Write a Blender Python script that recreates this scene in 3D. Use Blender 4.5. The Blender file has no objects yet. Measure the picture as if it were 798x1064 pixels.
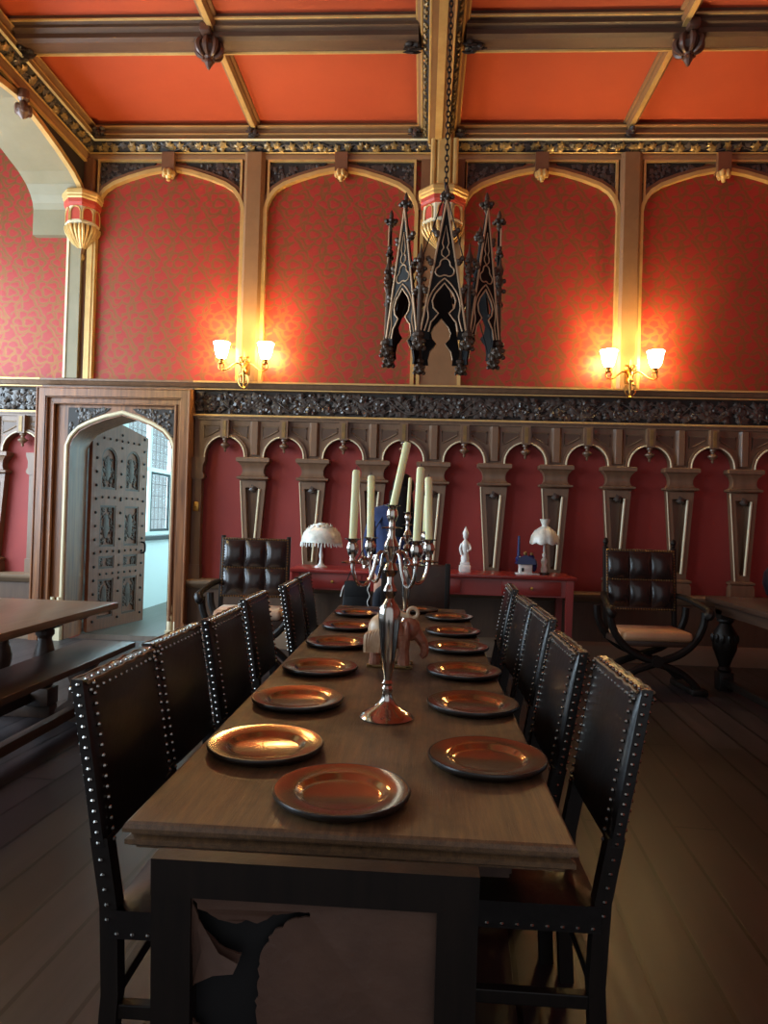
import bpy, bmesh, math, random
from mathutils import Vector, Matrix, Euler
PI = math.pi
rnd = random.Random(7)
scene = bpy.context.scene
col = scene.collection

# ------------------------------------------------------------------ helpers
def lin(c):
    return tuple(((v/255.0)/12.92 if v/255.0 <= .04045 else (((v/255.0)+.055)/1.055)**2.4) for v in c)

class MB:
    """collects geometry, then links it as ONE mesh object"""
    def __init__(s): s.v = []; s.f = []
    def add(s, vs, fs):
        o = len(s.v); s.v += [tuple(p) for p in vs]; s.f += [tuple(i+o for i in f) for f in fs]; return s
    def box(s, x0, x1, y0, y1, z0, z1, b=0.0, M=None):
        if b <= 0:
            vs = [(x0,y0,z0),(x1,y0,z0),(x1,y1,z0),(x0,y1,z0),(x0,y0,z1),(x1,y0,z1),(x1,y1,z1),(x0,y1,z1)]
            fs = [(0,3,2,1),(4,5,6,7),(0,1,5,4),(1,2,6,5),(2,3,7,6),(3,0,4,7)]
        else:
            bm = bmesh.new(); bmesh.ops.create_cube(bm, size=1)
            for v in bm.verts:
                v.co = Vector(((x0+x1)/2+v.co.x*(x1-x0), (y0+y1)/2+v.co.y*(y1-y0), (z0+z1)/2+v.co.z*(z1-z0)))
            bmesh.ops.bevel(bm, geom=bm.edges[:], offset=b, segments=2, affect='EDGES', profile=.5)
            bm.verts.index_update()
            vs = [v.co.copy() for v in bm.verts]; fs = [[v.index for v in f.verts] for f in bm.faces]; bm.free()
        if M is not None: vs = [M @ Vector(p) for p in vs]
        return s.add(vs, fs)
    def lathe(s, prof, c=(0,0,0), n=20, M=None, sx=1, sy=1):
        vs = []; fs = []
        for r, z in prof:
            for k in range(n):
                a = 2*PI*k/n; vs.append(Vector((r*math.cos(a)*sx, r*math.sin(a)*sy, z)))
        m = len(prof)
        for i in range(m-1):
            for k in range(n):
                k2 = (k+1) % n
                fs.append((i*n+k, i*n+k2, (i+1)*n+k2, (i+1)*n+k))
        fs.append(tuple(range(n-1, -1, -1))); fs.append(tuple((m-1)*n+k for k in range(n)))
        if M is not None: vs = [M @ p for p in vs]
        vs = [p+Vector(c) for p in vs]
        return s.add(vs, fs)
    def sq(s, prof, xc, yb, df=.5):
        """stack of rectangular rings against a wall: prof = (half width, z), back at yb, coming forward (-y)"""
        vs = []; fs = []
        for h, z in prof:
            d = h*df if not callable(df) else df(h)
            vs += [(xc-h, yb, z), (xc-h, yb-d, z), (xc+h, yb-d, z), (xc+h, yb, z)]
        m = len(prof)
        for i in range(m-1):
            for k in range(4):
                k2 = (k+1) % 4
                fs.append((i*4+k, i*4+k2, (i+1)*4+k2, (i+1)*4+k))
        fs.append((3,2,1,0)); fs.append(tuple((m-1)*4+k for k in range(4)))
        return s.add(vs, fs)
    def tube(s, path, r, n=8, sx=1.0, sy=1.0, closed=False, up=None):
        P = [Vector(p) for p in path]; m = len(P)
        R = r if isinstance(r, (list, tuple)) else [r]*m
        vs = []; fs = []; N = None
        for i in range(m):
            if closed: t = P[(i+1) % m]-P[i-1]
            else: t = (P[min(i+1, m-1)]-P[max(i-1, 0)])
            if t.length < 1e-9: t = Vector((0,0,1))
            t.normalize()
            if N is None or up is not None:
                u = Vector(up) if up is not None else (Vector((0,0,1)) if abs(t.z) < .9 else Vector((0,1,0)))
                N = u - t*u.dot(t)
                if N.length < 1e-6: N = Vector((1,0,0)) - t*t.x
            else: N = N - t*N.dot(t)
            N.normalize(); B = t.cross(N)
            for k in range(n):
                a = 2*PI*(k+.5)/n
                vs.append(P[i]+(N*math.cos(a)*sx+B*math.sin(a)*sy)*R[i])
        for i in range(m if closed else m-1):
            j = (i+1) % m
            for k in range(n):
                k2 = (k+1) % n
                fs.append((i*n+k, i*n+k2, j*n+k2, j*n+k))
        if not closed:
            fs.append(tuple(range(n-1, -1, -1))); fs.append(tuple((m-1)*n+k for k in range(n)))
        return s.add(vs, fs)
    def ball(s, c, r, n=8, m=6, sz=1.0, sx=1.0, sy=1.0, M=None):
        prof = [(max(r*math.sin(PI*i/m), 1e-4), -r*sz*math.cos(PI*i/m)) for i in range(m+1)]
        return s.lathe(prof, c, n, M, sx, sy)
    def prism(s, poly, ext, mp):
        """convex/any simple polygon (a,b) extruded 0..ext ; mp(a,b,c)->xyz"""
        n = len(poly)
        vs = [mp(a, b, 0) for a, b in poly]+[mp(a, b, ext) for a, b in poly]
        fs = [tuple(range(n-1, -1, -1)), tuple(range(n, 2*n))]+[(i, (i+1) % n, n+(i+1) % n, n+i) for i in range(n)]
        return s.add(vs, fs)
    def strip(s, path, w0, w1, y0, y1, closed=False):
        """band that follows a path in the x-z plane between offsets w0..w1 (left of travel) and depth y0..y1"""
        P = [Vector((p[0], p[1])) for p in path]; m = len(P); vs = []; fs = []
        for i in range(m):
            if closed: a = P[i]-P[i-1]; b = P[(i+1) % m]-P[i]
            else:
                a = P[i]-P[i-1] if i > 0 else P[1]-P[0]
                b = P[i+1]-P[i] if i < m-1 else P[-1]-P[-2]
            a = a.normalized(); b = b.normalized(); t = (a+b).normalized() if (a+b).length > 1e-6 else a
            nrm = Vector((-t.y, t.x)); k = 1/max(.35, nrm.dot(Vector((-a.y, a.x))))
            for w, y in ((w0, y0), (w1, y0), (w1, y1), (w0, y1)):
                q = P[i]+nrm*w*k; vs.append((q.x, y, q.y))
        for i in range(m if closed else m-1):
            j = (i+1) % m
            for k in range(4):
                k2 = (k+1) % 4
                fs.append((i*4+k, j*4+k, j*4+k2, i*4+k2))
        if not closed: fs.append((0,1,2,3)); fs.append(tuple((m-1)*4+k for k in (3,2,1,0)))
        return s.add(vs, fs)
    def plate(s, contours, ext, mp):
        """flat plate with holes (first contour outer), extruded by ext ; mp maps (a,b,c)"""
        cu = bpy.data.curves.new('tmp_curve', 'CURVE'); cu.dimensions = '2D'; cu.fill_mode = 'BOTH'; cu.extrude = ext/2
        for c in contours:
            sp = cu.splines.new('POLY'); sp.points.add(len(c)-1); sp.use_cyclic_u = True
            for p, q in zip(sp.points, c): p.co = (q[0], q[1], 0, 1)
        o = bpy.data.objects.new('tmp_curve', cu); col.objects.link(o)
        me = bpy.data.meshes.new_from_object(o, depsgraph=bpy.context.evaluated_depsgraph_get())
        vs = [mp(v.co.x, v.co.y, v.co.z+ext/2) for v in me.vertices]; fs = [tuple(p.vertices) for p in me.polygons]
        bpy.data.objects.remove(o); bpy.data.curves.remove(cu); bpy.data.meshes.remove(me)
        return s.add(vs, fs)
    def xf(s, M):
        s.v = [tuple(M @ Vector(p)) for p in s.v]; return s
    def build(s, name, m, parent=None, smooth=35, loc=None):
        me = bpy.data.meshes.new(name); me.from_pydata(s.v, [], s.f)
        bm = bmesh.new(); bm.from_mesh(me)
        bmesh.ops.remove_doubles(bm, verts=bm.verts, dist=1e-5)
        bmesh.ops.recalc_face_normals(bm, faces=bm.faces); bm.to_mesh(me); bm.free()
        if smooth:
            me.polygons.foreach_set('use_smooth', [True]*len(me.polygons)); me.set_sharp_from_angle(angle=math.radians(smooth))
        me.materials.append(m); me.update()
        o = bpy.data.objects.new(name, me); col.objects.link(o)
        if parent is not None: o.parent = parent
        if loc is not None: o.location = loc
        return o

def tag(o, label, cat=None, group=None, kind=None):
    o['label'] = label
    if cat: o['category'] = cat
    if group: o['group'] = group
    if kind: o['kind'] = kind
    return o
def struct(o, label, cat): return tag(o, label, cat, kind='structure')
def thing(name, label, cat, loc=(0,0,0), rz=0, group=None):
    o = bpy.data.objects.new(name, None); col.objects.link(o); o.empty_display_size = .1
    o.location = loc; o.rotation_euler = (0,0,rz)
    return tag(o, label, cat, group)
def copy_tree(o, parent=None):
    c = o.copy(); col.objects.link(c)
    if parent is not None: c.parent = parent
    for ch in list(o.children): copy_tree(ch, c)
    return c
def dup(o, loc, rz, label, group=None):
    c = copy_tree(o); c.location = loc; c.rotation_euler = (0,0,rz); c['label'] = label
    if group: c['group'] = group
    return c
def arc(cx, cz, r, a0, a1, n, rz=None):
    rz = r if rz is None else rz
    return [(cx+r*math.cos(math.radians(a0+(a1-a0)*i/n)), cz+rz*math.sin(math.radians(a0+(a1-a0)*i/n))) for i in range(n+1)]
def spline(pts, n=6):
    P = [Vector(p) for p in pts]; out = []
    for i in range(len(P)-1):
        p0 = P[max(i-1,0)]; p1 = P[i]; p2 = P[i+1]; p3 = P[min(i+2,len(P)-1)]
        for k in range(n):
            t = k/n
            out.append(.5*((2*p1)+(-p0+p2)*t+(2*p0-5*p1+4*p2-p3)*t*t+(-p0+3*p1-3*p2+p3)*t**3))
    out.append(P[-1]); return out

# ------------------------------------------------------------------ materials
def mat(name, c, rough=.5, metal=0.0, c2=None, scale=8.0, stretch=(1,1,1), bump=0.0, bscale=None, spec=.5, emit=None, estr=0, sheen=0, detail=5, contrast=.5, coat=0):
    m = bpy.data.materials.new(name); m.use_nodes = True; nt = m.node_tree; b = nt.nodes['Principled BSDF']
    b.inputs['Base Color'].default_value = (*lin(c), 1); b.inputs['Roughness'].default_value = rough; b.inputs['Metallic'].default_value = metal
    b.inputs['Specular IOR Level'].default_value = spec
    if coat: b.inputs['Coat Weight'].default_value = coat; b.inputs['Coat Roughness'].default_value = .15
    if c2 is not None or bump:
        tc = nt.nodes.new('ShaderNodeTexCoord'); mp = nt.nodes.new('ShaderNodeMapping'); mp.inputs['Scale'].default_value = stretch
        nt.links.new(tc.outputs['Object'], mp.inputs['Vector'])
        no = nt.nodes.new('ShaderNodeTexNoise'); no.inputs['Scale'].default_value = scale; no.inputs['Detail'].default_value = detail
        no.inputs['Roughness'].default_value = .6
        nt.links.new(mp.outputs['Vector'], no.inputs['Vector'])
        if c2 is not None:
            r = nt.nodes.new('ShaderNodeValToRGB'); r.color_ramp.elements[0].position = .5-contrast*.5; r.color_ramp.elements[1].position = .5+contrast*.5
            r.color_ramp.elements[0].color = (*lin(c), 1); r.color_ramp.elements[1].color = (*lin(c2), 1)
            nt.links.new(no.outputs['Fac'], r.inputs['Fac']); nt.links.new(r.outputs['Color'], b.inputs['Base Color'])
        if bump:
            n2 = no
            if bscale:
                n2 = nt.nodes.new('ShaderNodeTexNoise'); n2.inputs['Scale'].default_value = bscale; n2.inputs['Detail'].default_value = 4
                nt.links.new(mp.outputs['Vector'], n2.inputs['Vector'])
            bp = nt.nodes.new('ShaderNodeBump'); bp.inputs['Strength'].default_value = bump; bp.inputs['Distance'].default_value = .01
            nt.links.new(n2.outputs['Fac'], bp.inputs['Height']); nt.links.new(bp.outputs['Normal'], b.inputs['Normal'])
    if emit is not None:
        b.inputs['Emission Color'].default_value = (*lin(emit), 1); b.inputs['Emission Strength'].default_value = estr
    return m

M = {}
M['oak_wain'] = mat('panelling_oak', (94,69,51), .38, c2=(124,94,70), scale=3, stretch=(6,6,.7), bump=.08, contrast=.6)
M['oak_door'] = mat('doorway_oak', (88,54,34), .36, c2=(150,98,60), scale=3, stretch=(9,9,.5), bump=.1, contrast=.4)
M['oak_leaf'] = mat('door_leaf_oak', (98,54,33), .5, c2=(134,80,50), scale=4, stretch=(8,8,.7), bump=.1)
M['oak_panel'] = mat('carved_panel_oak', (54,36,26), .5, c2=(84,58,42), scale=14, bump=.2)
M['carve_dark'] = mat('carved_dark_wood', (50,42,38), .34, c2=(84,72,64), scale=9, bump=.15)
M['carve_ground'] = mat('carving_ground', (34,26,21), .65)
M['gold'] = mat('gilt_paint', (184,142,80), .38, .25, c2=(208,170,106), scale=6)
M['gold_leaf'] = mat('gilt_leaf_carving', (150,116,62), .4, .3, c2=(96,78,50), scale=14)
M['tan'] = mat('tan_paint', (126,88,54), .45, c2=(140,100,63), scale=5)
M['brown_paint'] = mat('brown_paint', (104,66,42), .45, c2=(118,78,51), scale=5)
M['beam'] = mat('beam_shaded_tan', (78,55,42), .5, c2=(96,70,53), scale=3, stretch=(.7,6,6))  # darker than the tan beam: shade on the cross beams put into the colour
M['boss'] = mat('boss_dark_wood', (78,52,40), .38, c2=(108,72,54), scale=12, bump=.1)
M['stone'] = mat('grey_green_paint', (124,112,84), .6, c2=(136,124,97), scale=3)
M['cream'] = mat('cream_paint', (206,192,158), .45)
M['corbel_red'] = mat('corbel_red_paint', (176,62,44), .5)
M['ceil'] = mat('ceiling_orange_plaster', (164,62,27), .7, c2=(174,70,31), scale=1.2, bump=.03, bscale=40)
M['red_panel'] = mat('red_panel_cloth', (132,42,37), .7, c2=(144,48,41), scale=2, bump=.05, bscale=60)
M['leather'] = mat('black_leather', (14,12,12), .30, c2=(27,21,19), scale=5, bump=.12, bscale=30, contrast=.7)
M['leather_torn'] = mat('worn_leather', (70,50,41), .5, c2=(98,72,58), scale=6, bump=.2, bscale=40)
M['leather_brown'] = mat('brown_leather', (52,35,27), .42, c2=(74,52,40), scale=6, bump=.15, bscale=30)
M['leather_tuft'] = mat('tufted_leather', (34,26,25), .22, c2=(50,38,34), scale=5, bump=.1, bscale=20)
M['chair_wood'] = mat('chair_dark_oak', (17,13,11), .45, c2=(32,24,19), scale=4, stretch=(8,8,1), bump=.1, spec=.3)
M['frayed'] = mat('frayed_leather_edge', (126,98,64), .7, c2=(84,62,42), scale=40)
M['nail'] = mat('steel_nail', (150,146,140), .25, 1.0)
M['brass_nail'] = mat('brass_nail', (150,122,76), .35, 1.0)
M['silver'] = mat('silver', (205,198,190), .16, 1.0, c2=(176,168,160), scale=10)
M['plate'] = mat('copper_lustre', (190,166,130), .17, .95, c2=(160,136,104), scale=3, bump=.015, bscale=18)
M['plate_dark'] = mat('dark_rim', (34,27,22), .3)
M['wax'] = mat('candle_wax', (246,238,178), .4, c2=(250,244,196), scale=5)
M['wax'].node_tree.nodes['Principled BSDF'].inputs['Subsurface Weight'].default_value = .6
M['wax'].node_tree.nodes['Principled BSDF'].inputs['Subsurface Radius'].default_value = (.02,.015,.008)
M['wick'] = mat('wick', (40,34,30), .9)
M['iron'] = mat('chandelier_black', (9,8,8), .65, c2=(15,13,12), scale=8, spec=.3)
M['iron_gold'] = mat('chandelier_gilt_line', (200,164,126), .45, .2)
M['iron_boss'] = mat('chandelier_boss', (64,50,40), .4, .2, c2=(96,76,58), scale=16)
M['brass'] = mat('brass', (196,150,78), .28, 1.0)
M['red_paint'] = mat('red_lacquer', (140,44,38), .28, c2=(154,52,46), scale=3, coat=.3)
M['shade_white'] = mat('lamp_shade_glass', (236,236,226), .35, c2=(176,176,164), scale=14)
M['porcelain'] = mat('porcelain', (240,240,234), .3, c2=(206,204,196), scale=16)
M['cobalt'] = mat('cobalt_glaze', (24,38,92), .2)
M['navy'] = mat('navy_cloth', (26,40,78), .85, c2=(32,48,92), scale=30)
M['black_cloth'] = mat('black_cloth', (14,14,17), .8)
M['jeans'] = mat('dark_trousers', (28,30,40), .85)
M['skin'] = mat('skin', (196,146,120), .5)
M['hair'] = mat('dark_hair', (12,10,9), .8, c2=(20,16,14), scale=40, spec=.15)
M['cushion_cream'] = mat('cream_cushion', (220,204,176), .75, c2=(200,150,120), scale=5, contrast=.3)
M['cushion_tan'] = mat('tan_cushion', (196,152,112), .6, c2=(176,128,92), scale=4)
M['figurine_cream'] = mat('cream_glaze', (206,180,146), .35, c2=(172,138,104), scale=18)
M['figurine_red'] = mat('terracotta_glaze', (112,62,46), .4, c2=(168,112,84), scale=22, bump=.6, bscale=45)
M['white_wall'] = mat('passage_white_paint', (224,232,230), .6)
M['grey_floor'] = mat('passage_boards', (92,84,76), .45, c2=(110,100,90), scale=2, stretch=(6,.5,1))
M['lead'] = mat('leading', (40,42,44), .5, .5)
M['black'] = mat('black_paint', (16,16,17), .5)
M['plaster_grey'] = mat('stone_plaster', (150,132,108), .8)
M['lower_panel'] = mat('lower_panelling', (74,53,40), .45, c2=(94,70,52), scale=3, stretch=(5,5,.8))
M['base_wood'] = mat('skirting_wood', (112,90,68), .5, c2=(124,100,78), scale=3)
M['glow'] = mat('lit_glass', (255,240,210), .3, emit=(255,222,150), estr=95)
M['leaf_dry'] = mat('dried_leaf', (78,60,40), .6)
M['jar'] = mat('dark_jar_glaze', (16,18,28), .35)

def glass_mat():
    m = bpy.data.materials.new('leaded_glass'); m.use_nodes = True; nt = m.node_tree; nt.nodes.clear()
    o = nt.nodes.new('ShaderNodeOutputMaterial'); t = nt.nodes.new('ShaderNodeBsdfTransparent'); t.inputs[0].default_value = (.86,.93,.95,1)
    g = nt.nodes.new('ShaderNodeBsdfGlossy'); g.inputs['Roughness'].default_value = .05; x = nt.nodes.new('ShaderNodeMixShader'); x.inputs[0].default_value = .08
    nt.links.new(t.outputs[0], x.inputs[1]); nt.links.new(g.outputs[0], x.inputs[2]); nt.links.new(x.outputs[0], o.inputs[0]); return m
M['glass'] = glass_mat()

def N(nt, t, **kw):
    n = nt.nodes.new(t)
    for k, v in kw.items(): setattr(n, k, v)
    return n
def mth(nt, op, a, b=None, clamp=False):
    n = N(nt, 'ShaderNodeMath', operation=op); n.use_clamp = clamp
    for i, q in enumerate((a, b)):
        if q is None: continue
        if isinstance(q, (int, float)): n.inputs[i].default_value = q
        else: nt.links.new(q, n.inputs[i])
    return n.outputs[0]

def wallpaper():
    m = bpy.data.materials.new('damask_wallpaper'); m.use_nodes = True; nt = m.node_tree; b = nt.nodes['Principled BSDF']
    tc = N(nt, 'ShaderNodeTexCoord'); sp = N(nt, 'ShaderNodeSeparateXYZ')
    no = N(nt, 'ShaderNodeTexNoise'); no.inputs['Scale'].default_value = 9; no.inputs['Detail'].default_value = 3
    nt.links.new(tc.outputs['Object'], no.inputs['Vector']); nt.links.new(tc.outputs['Object'], sp.inputs[0])
    wob = mth(nt, 'MULTIPLY', mth(nt, 'SUBTRACT', no.outputs['Fac'], .5), .16)
    u = mth(nt, 'ADD', mth(nt, 'DIVIDE', sp.outputs['X'], .42), wob); v = mth(nt, 'SUBTRACT', mth(nt, 'DIVIDE', sp.outputs['Z'], .33), wob)
    row = mth(nt, 'FLOOR', v); u2 = mth(nt, 'ADD', u, mth(nt, 'MULTIPLY', mth(nt, 'MODULO', row, 2), .5))
    fu = mth(nt, 'SUBTRACT', mth(nt, 'FRACT', u2), .5); fv = mth(nt, 'SUBTRACT', mth(nt, 'FRACT', v), .5)
    r_ = mth(nt, 'SQRT', mth(nt, 'ADD', mth(nt, 'MULTIPLY', fu, fu), mth(nt, 'MULTIPLY', fv, fv))); th = mth(nt, 'ARCTAN2', fv, fu)
    def cosk(k, ph=0.0): return mth(nt, 'COSINE', mth(nt, 'ADD', mth(nt, 'MULTIPLY', th, k), ph))
    # gold lines: lobed outline, inner ring, petal veins, scrolls that link the flowers
    d1 = mth(nt, 'ABSOLUTE', mth(nt, 'SUBTRACT', r_, mth(nt, 'ADD', mth(nt, 'MULTIPLY', cosk(6), .05), .36)))
    d2 = mth(nt, 'ABSOLUTE', mth(nt, 'SUBTRACT', r_, mth(nt, 'ADD', mth(nt, 'MULTIPLY', cosk(3), .02), .15)))
    d3 = mth(nt, 'ADD', mth(nt, 'MULTIPLY', mth(nt, 'ABSOLUTE', mth(nt, 'SINE', mth(nt, 'ADD', mth(nt, 'MULTIPLY', th, 3), mth(nt, 'MULTIPLY', r_, 5)))), .16), mth(nt, 'MULTIPLY', mth(nt, 'MAXIMUM', mth(nt, 'SUBTRACT', .17, r_), 0), 2))
    d4 = mth(nt, 'ABSOLUTE', mth(nt, 'SUBTRACT', r_, mth(nt, 'ADD', mth(nt, 'MULTIPLY', cosk(4, .8), .08), .53)))
    dm = mth(nt, 'MINIMUM', mth(nt, 'MINIMUM', d1, d2), mth(nt, 'MINIMUM', d3, d4))
    n3 = N(nt, 'ShaderNodeTexNoise'); n3.inputs['Scale'].default_value = 14; n3.inputs['Detail'].default_value = 4; nt.links.new(tc.outputs['Object'], n3.inputs['Vector'])
    val = mth(nt, 'MULTIPLY', mth(nt, 'ADD', dm, mth(nt, 'MULTIPLY', mth(nt, 'SUBTRACT', n3.outputs['Fac'], .5), .05)), 10)
    r = N(nt, 'ShaderNodeValToRGB'); e = r.color_ramp.elements
    e[0].position = .18; e[0].color = (*lin((128,80,46)), 1); e[1].position = .62; e[1].color = (*lin((154,45,36)), 1)
    nt.links.new(val, r.inputs['Fac']); nt.links.new(r.outputs['Color'], b.inputs['Base Color'])
    nt.links.new(mth(nt, 'MULTIPLY', mth(nt, 'SUBTRACT', 1, mth(nt, 'MULTIPLY', val, 1.8), True), .55, True), b.inputs['Metallic'])
    b.inputs['Roughness'].default_value = .48; b.inputs['Specular IOR Level'].default_value = .35
    bp = N(nt, 'ShaderNodeBump'); bp.inputs['Strength'].default_value = .1; bp.inputs['Distance'].default_value = .005
    nt.links.new(val, bp.inputs['Height']); nt.links.new(bp.outputs['Normal'], b.inputs['Normal'])
    return m
M['paper'] = wallpaper()

def floor_mat():
    m = bpy.data.materials.new('floor_boards'); m.use_nodes = True; nt = m.node_tree; b = nt.nodes['Principled BSDF']
    tc = N(nt, 'ShaderNodeTexCoord'); mp = N(nt, 'ShaderNodeMapping'); mp.inputs['Rotation'].default_value = (0,0,math.radians(90+3.2))
    nt.links.new(tc.outputs['Object'], mp.inputs['Vector'])
    br = N(nt, 'ShaderNodeTexBrick'); br.inputs['Scale'].default_value = 1; br.inputs['Brick Width'].default_value = 3.4; br.inputs['Row Height'].default_value = .205
    br.inputs['Mortar Size'].default_value = .009; br.inputs['Mortar Smooth'].default_value = .2; br.offset = .37
    br.inputs['Color1'].default_value = (*lin((42,36,38)), 1); br.inputs['Color2'].default_value = (*lin((60,51,52)), 1); br.inputs['Mortar'].default_value = (*lin((8,6,6)), 1)
    nt.links.new(mp.outputs['Vector'], br.inputs['Vector'])
    m2 = N(nt, 'ShaderNodeMapping'); m2.inputs['Scale'].default_value = (.6, 9, 1); nt.links.new(mp.outputs['Vector'], m2.inputs['Vector'])
    no = N(nt, 'ShaderNodeTexNoise'); no.inputs['Scale'].default_value = 2.5; no.inputs['Detail'].default_value = 6; nt.links.new(m2.outputs['Vector'], no.inputs['Vector'])
    mx = N(nt, 'ShaderNodeMixRGB', blend_type='MULTIPLY'); mx.inputs['Fac'].default_value = .75
    rr = N(nt, 'ShaderNodeValToRGB'); rr.color_ramp.elements[0].position = .25; rr.color_ramp.elements[0].color = (.45,.43,.42,1); rr.color_ramp.elements[1].position = .75; rr.color_ramp.elements[1].color = (1.2,1.18,1.15,1)
    nt.links.new(no.outputs['Fac'], rr.inputs['Fac']); nt.links.new(br.outputs['Color'], mx.inputs['Color1']); nt.links.new(rr.outputs['Color'], mx.inputs['Color2'])
    nt.links.new(mx.outputs['Color'], b.inputs['Base Color']); nt.links.new(mth(nt, 'ADD', mth(nt, 'MULTIPLY', no.outputs['Fac'], .16), .30), b.inputs['Roughness'])
    b.inputs['Specular IOR Level'].default_value = .35
    bp = N(nt, 'ShaderNodeBump'); bp.inputs['Strength'].default_value = .12; bp.inputs['Distance'].default_value = .01
    ad = mth(nt, 'SUBTRACT', mth(nt, 'MULTIPLY', no.outputs['Fac'], .3), br.outputs['Fac'])
    nt.links.new(ad, bp.inputs['Height']); nt.links.new(bp.outputs['Normal'], b.inputs['Normal'])
    return m
M['floor'] = floor_mat()

def table_mat():
    m = bpy.data.materials.new('table_oak'); m.use_nodes = True; nt = m.node_tree; b = nt.nodes['Principled BSDF']
    tc = N(nt, 'ShaderNodeTexCoord')
    def noise(scale, st, det=6):
        mp = N(nt, 'ShaderNodeMapping'); mp.inputs['Scale'].default_value = st; nt.links.new(tc.outputs['Object'], mp.inputs['Vector'])
        no = N(nt, 'ShaderNodeTexNoise'); no.inputs['Scale'].default_value = scale; no.inputs['Detail'].default_value = det; no.inputs['Roughness'].default_value = .65
        nt.links.new(mp.outputs['Vector'], no.inputs['Vector']); return no.outputs['Fac']
    grain = noise(6, (12,.7,12)); fine = noise(30, (14,.6,14), 4); patch = noise(2.4, (1.3,1,1), 4)
    r = N(nt, 'ShaderNodeValToRGB'); e = r.color_ramp.elements; e[0].position = .32; e[0].color = (*lin((62,46,35)), 1); e[1].position = .68; e[1].color = (*lin((122,92,61)), 1)
    nt.links.new(mth(nt, 'ADD', mth(nt, 'MULTIPLY', grain, .6), mth(nt, 'MULTIPLY', fine, .4)), r.inputs['Fac'])
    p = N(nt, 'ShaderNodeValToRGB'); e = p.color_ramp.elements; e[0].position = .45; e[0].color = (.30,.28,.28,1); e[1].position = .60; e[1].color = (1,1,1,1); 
    sx = N(nt, 'ShaderNodeSeparateXYZ'); nt.links.new(tc.outputs['Object'], sx.inputs[0])          # paler near end: golden light put into the wood colour
    near_light = mth(nt, 'MULTIPLY', mth(nt, 'MINIMUM', mth(nt, 'MAXIMUM', mth(nt, 'SUBTRACT', mth(nt, 'MULTIPLY', sx.outputs['Y'], -1), 1.15), 0), .6), .22)
    nt.links.new(mth(nt, 'ADD', patch, near_light), p.inputs['Fac'])
    mx = N(nt, 'ShaderNodeMixRGB', blend_type='MULTIPLY'); mx.inputs['Fac'].default_value = .9
    nt.links.new(r.outputs['Color'], mx.inputs['Color1']); nt.links.new(p.outputs['Color'], mx.inputs['Color2']); nt.links.new(mx.outputs['Color'], b.inputs['Base Color'])
    nt.links.new(mth(nt, 'ADD', mth(nt, 'MULTIPLY', fine, .35), .25), b.inputs['Roughness']); b.inputs['Specular IOR Level'].default_value = .4
    bp = N(nt, 'ShaderNodeBump'); bp.inputs['Strength'].default_value = .35; bp.inputs['Distance'].default_value = .004
    nt.links.new(mth(nt, 'ADD', fine, mth(nt, 'MULTIPLY', patch, .5)), bp.inputs['Height']); nt.links.new(bp.outputs['Normal'], b.inputs['Normal'])
    return m
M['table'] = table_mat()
M['side_oak'] = mat('side_table_oak', (98,78,60), .32, c2=(130,106,82), scale=2.5, stretch=(9,.8,9), bump=.08)
M['table_dark'] = mat('bench_oak', (50,34,27), .4, c2=(76,54,41), scale=2.5, stretch=(9,.8,9), bump=.1)

# ------------------------------------------------------------------ camera (fitted to the photograph)
F, CX, CY, VPX, VPY, ROLL, CAMZ = 720.0, 399.0, 532.0, 439.0, 541.0, .029, 1.40
yc = Vector(((VPX-CX)/F, -(VPY-CY)/F, 1)).normalized()
xc_ = Vector((1, -ROLL, 0)); xc_.z = -(xc_.x*yc.x+xc_.y*yc.y)/yc.z; xc_.normalize()
zc = xc_.cross(yc)
if zc.y < 0: zc = -zc
right = Vector((xc_.x, yc.x, zc.x)); up = Vector((xc_.y, yc.y, zc.y)); fwd = Vector((xc_.z, yc.z, zc.z))
cam = bpy.data.cameras.new('camera'); cam.sensor_fit = 'VERTICAL'; cam.sensor_height = 36; cam.lens = 36*F/1064; cam.clip_start = .05; cam.clip_end = 200
co = bpy.data.objects.new('camera', cam); col.objects.link(co)
Rm = Matrix((right, up, -fwd)).transposed().to_4x4(); Rm.translation = (0,0,CAMZ); co.matrix_world = Rm
scene.camera = co

# ================================================================== SETTING
WY = 7.40            # face of the end wall
ZC = 5.60            # ceiling panels
XL, XR = -3.80, 3.96 # side walls
DX0, DX1 = -4.18, -2.49
mpw = lambda a, b, c: (a, WY+c, b)

# end wall with its door opening
door_arch = [(-3.86,-.02),(-3.86,2.09)]+[(-3.82,2.19),(-3.74,2.28),(-3.62,2.345),(-3.45,2.41),(-3.275,2.46),(-3.10,2.41),(-2.93,2.345),(-2.81,2.28),(-2.73,2.19)]+[(-2.69,2.09),(-2.69,-.02)]
wb = MB().plate([[(-6.3,-.02)]+door_arch+[(4.1,-.02),(4.1,2.6),(-6.3,2.6)]], .30, mpw)
o = wb.build('wall_back', M['red_panel'], smooth=0); struct(o, 'red cloth covered lower end wall behind the wooden arcade', 'wall')
wu = MB().box(-6.3, 4.1, WY, WY+.30, 2.6, 5.75).build('upper_wall', M['paper'], o, smooth=0)
o['label'] = 'end wall with red patterned wallpaper above plain red arcade panels'
wu['label'] = 'red damask wallpaper above the carved rail'

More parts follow.
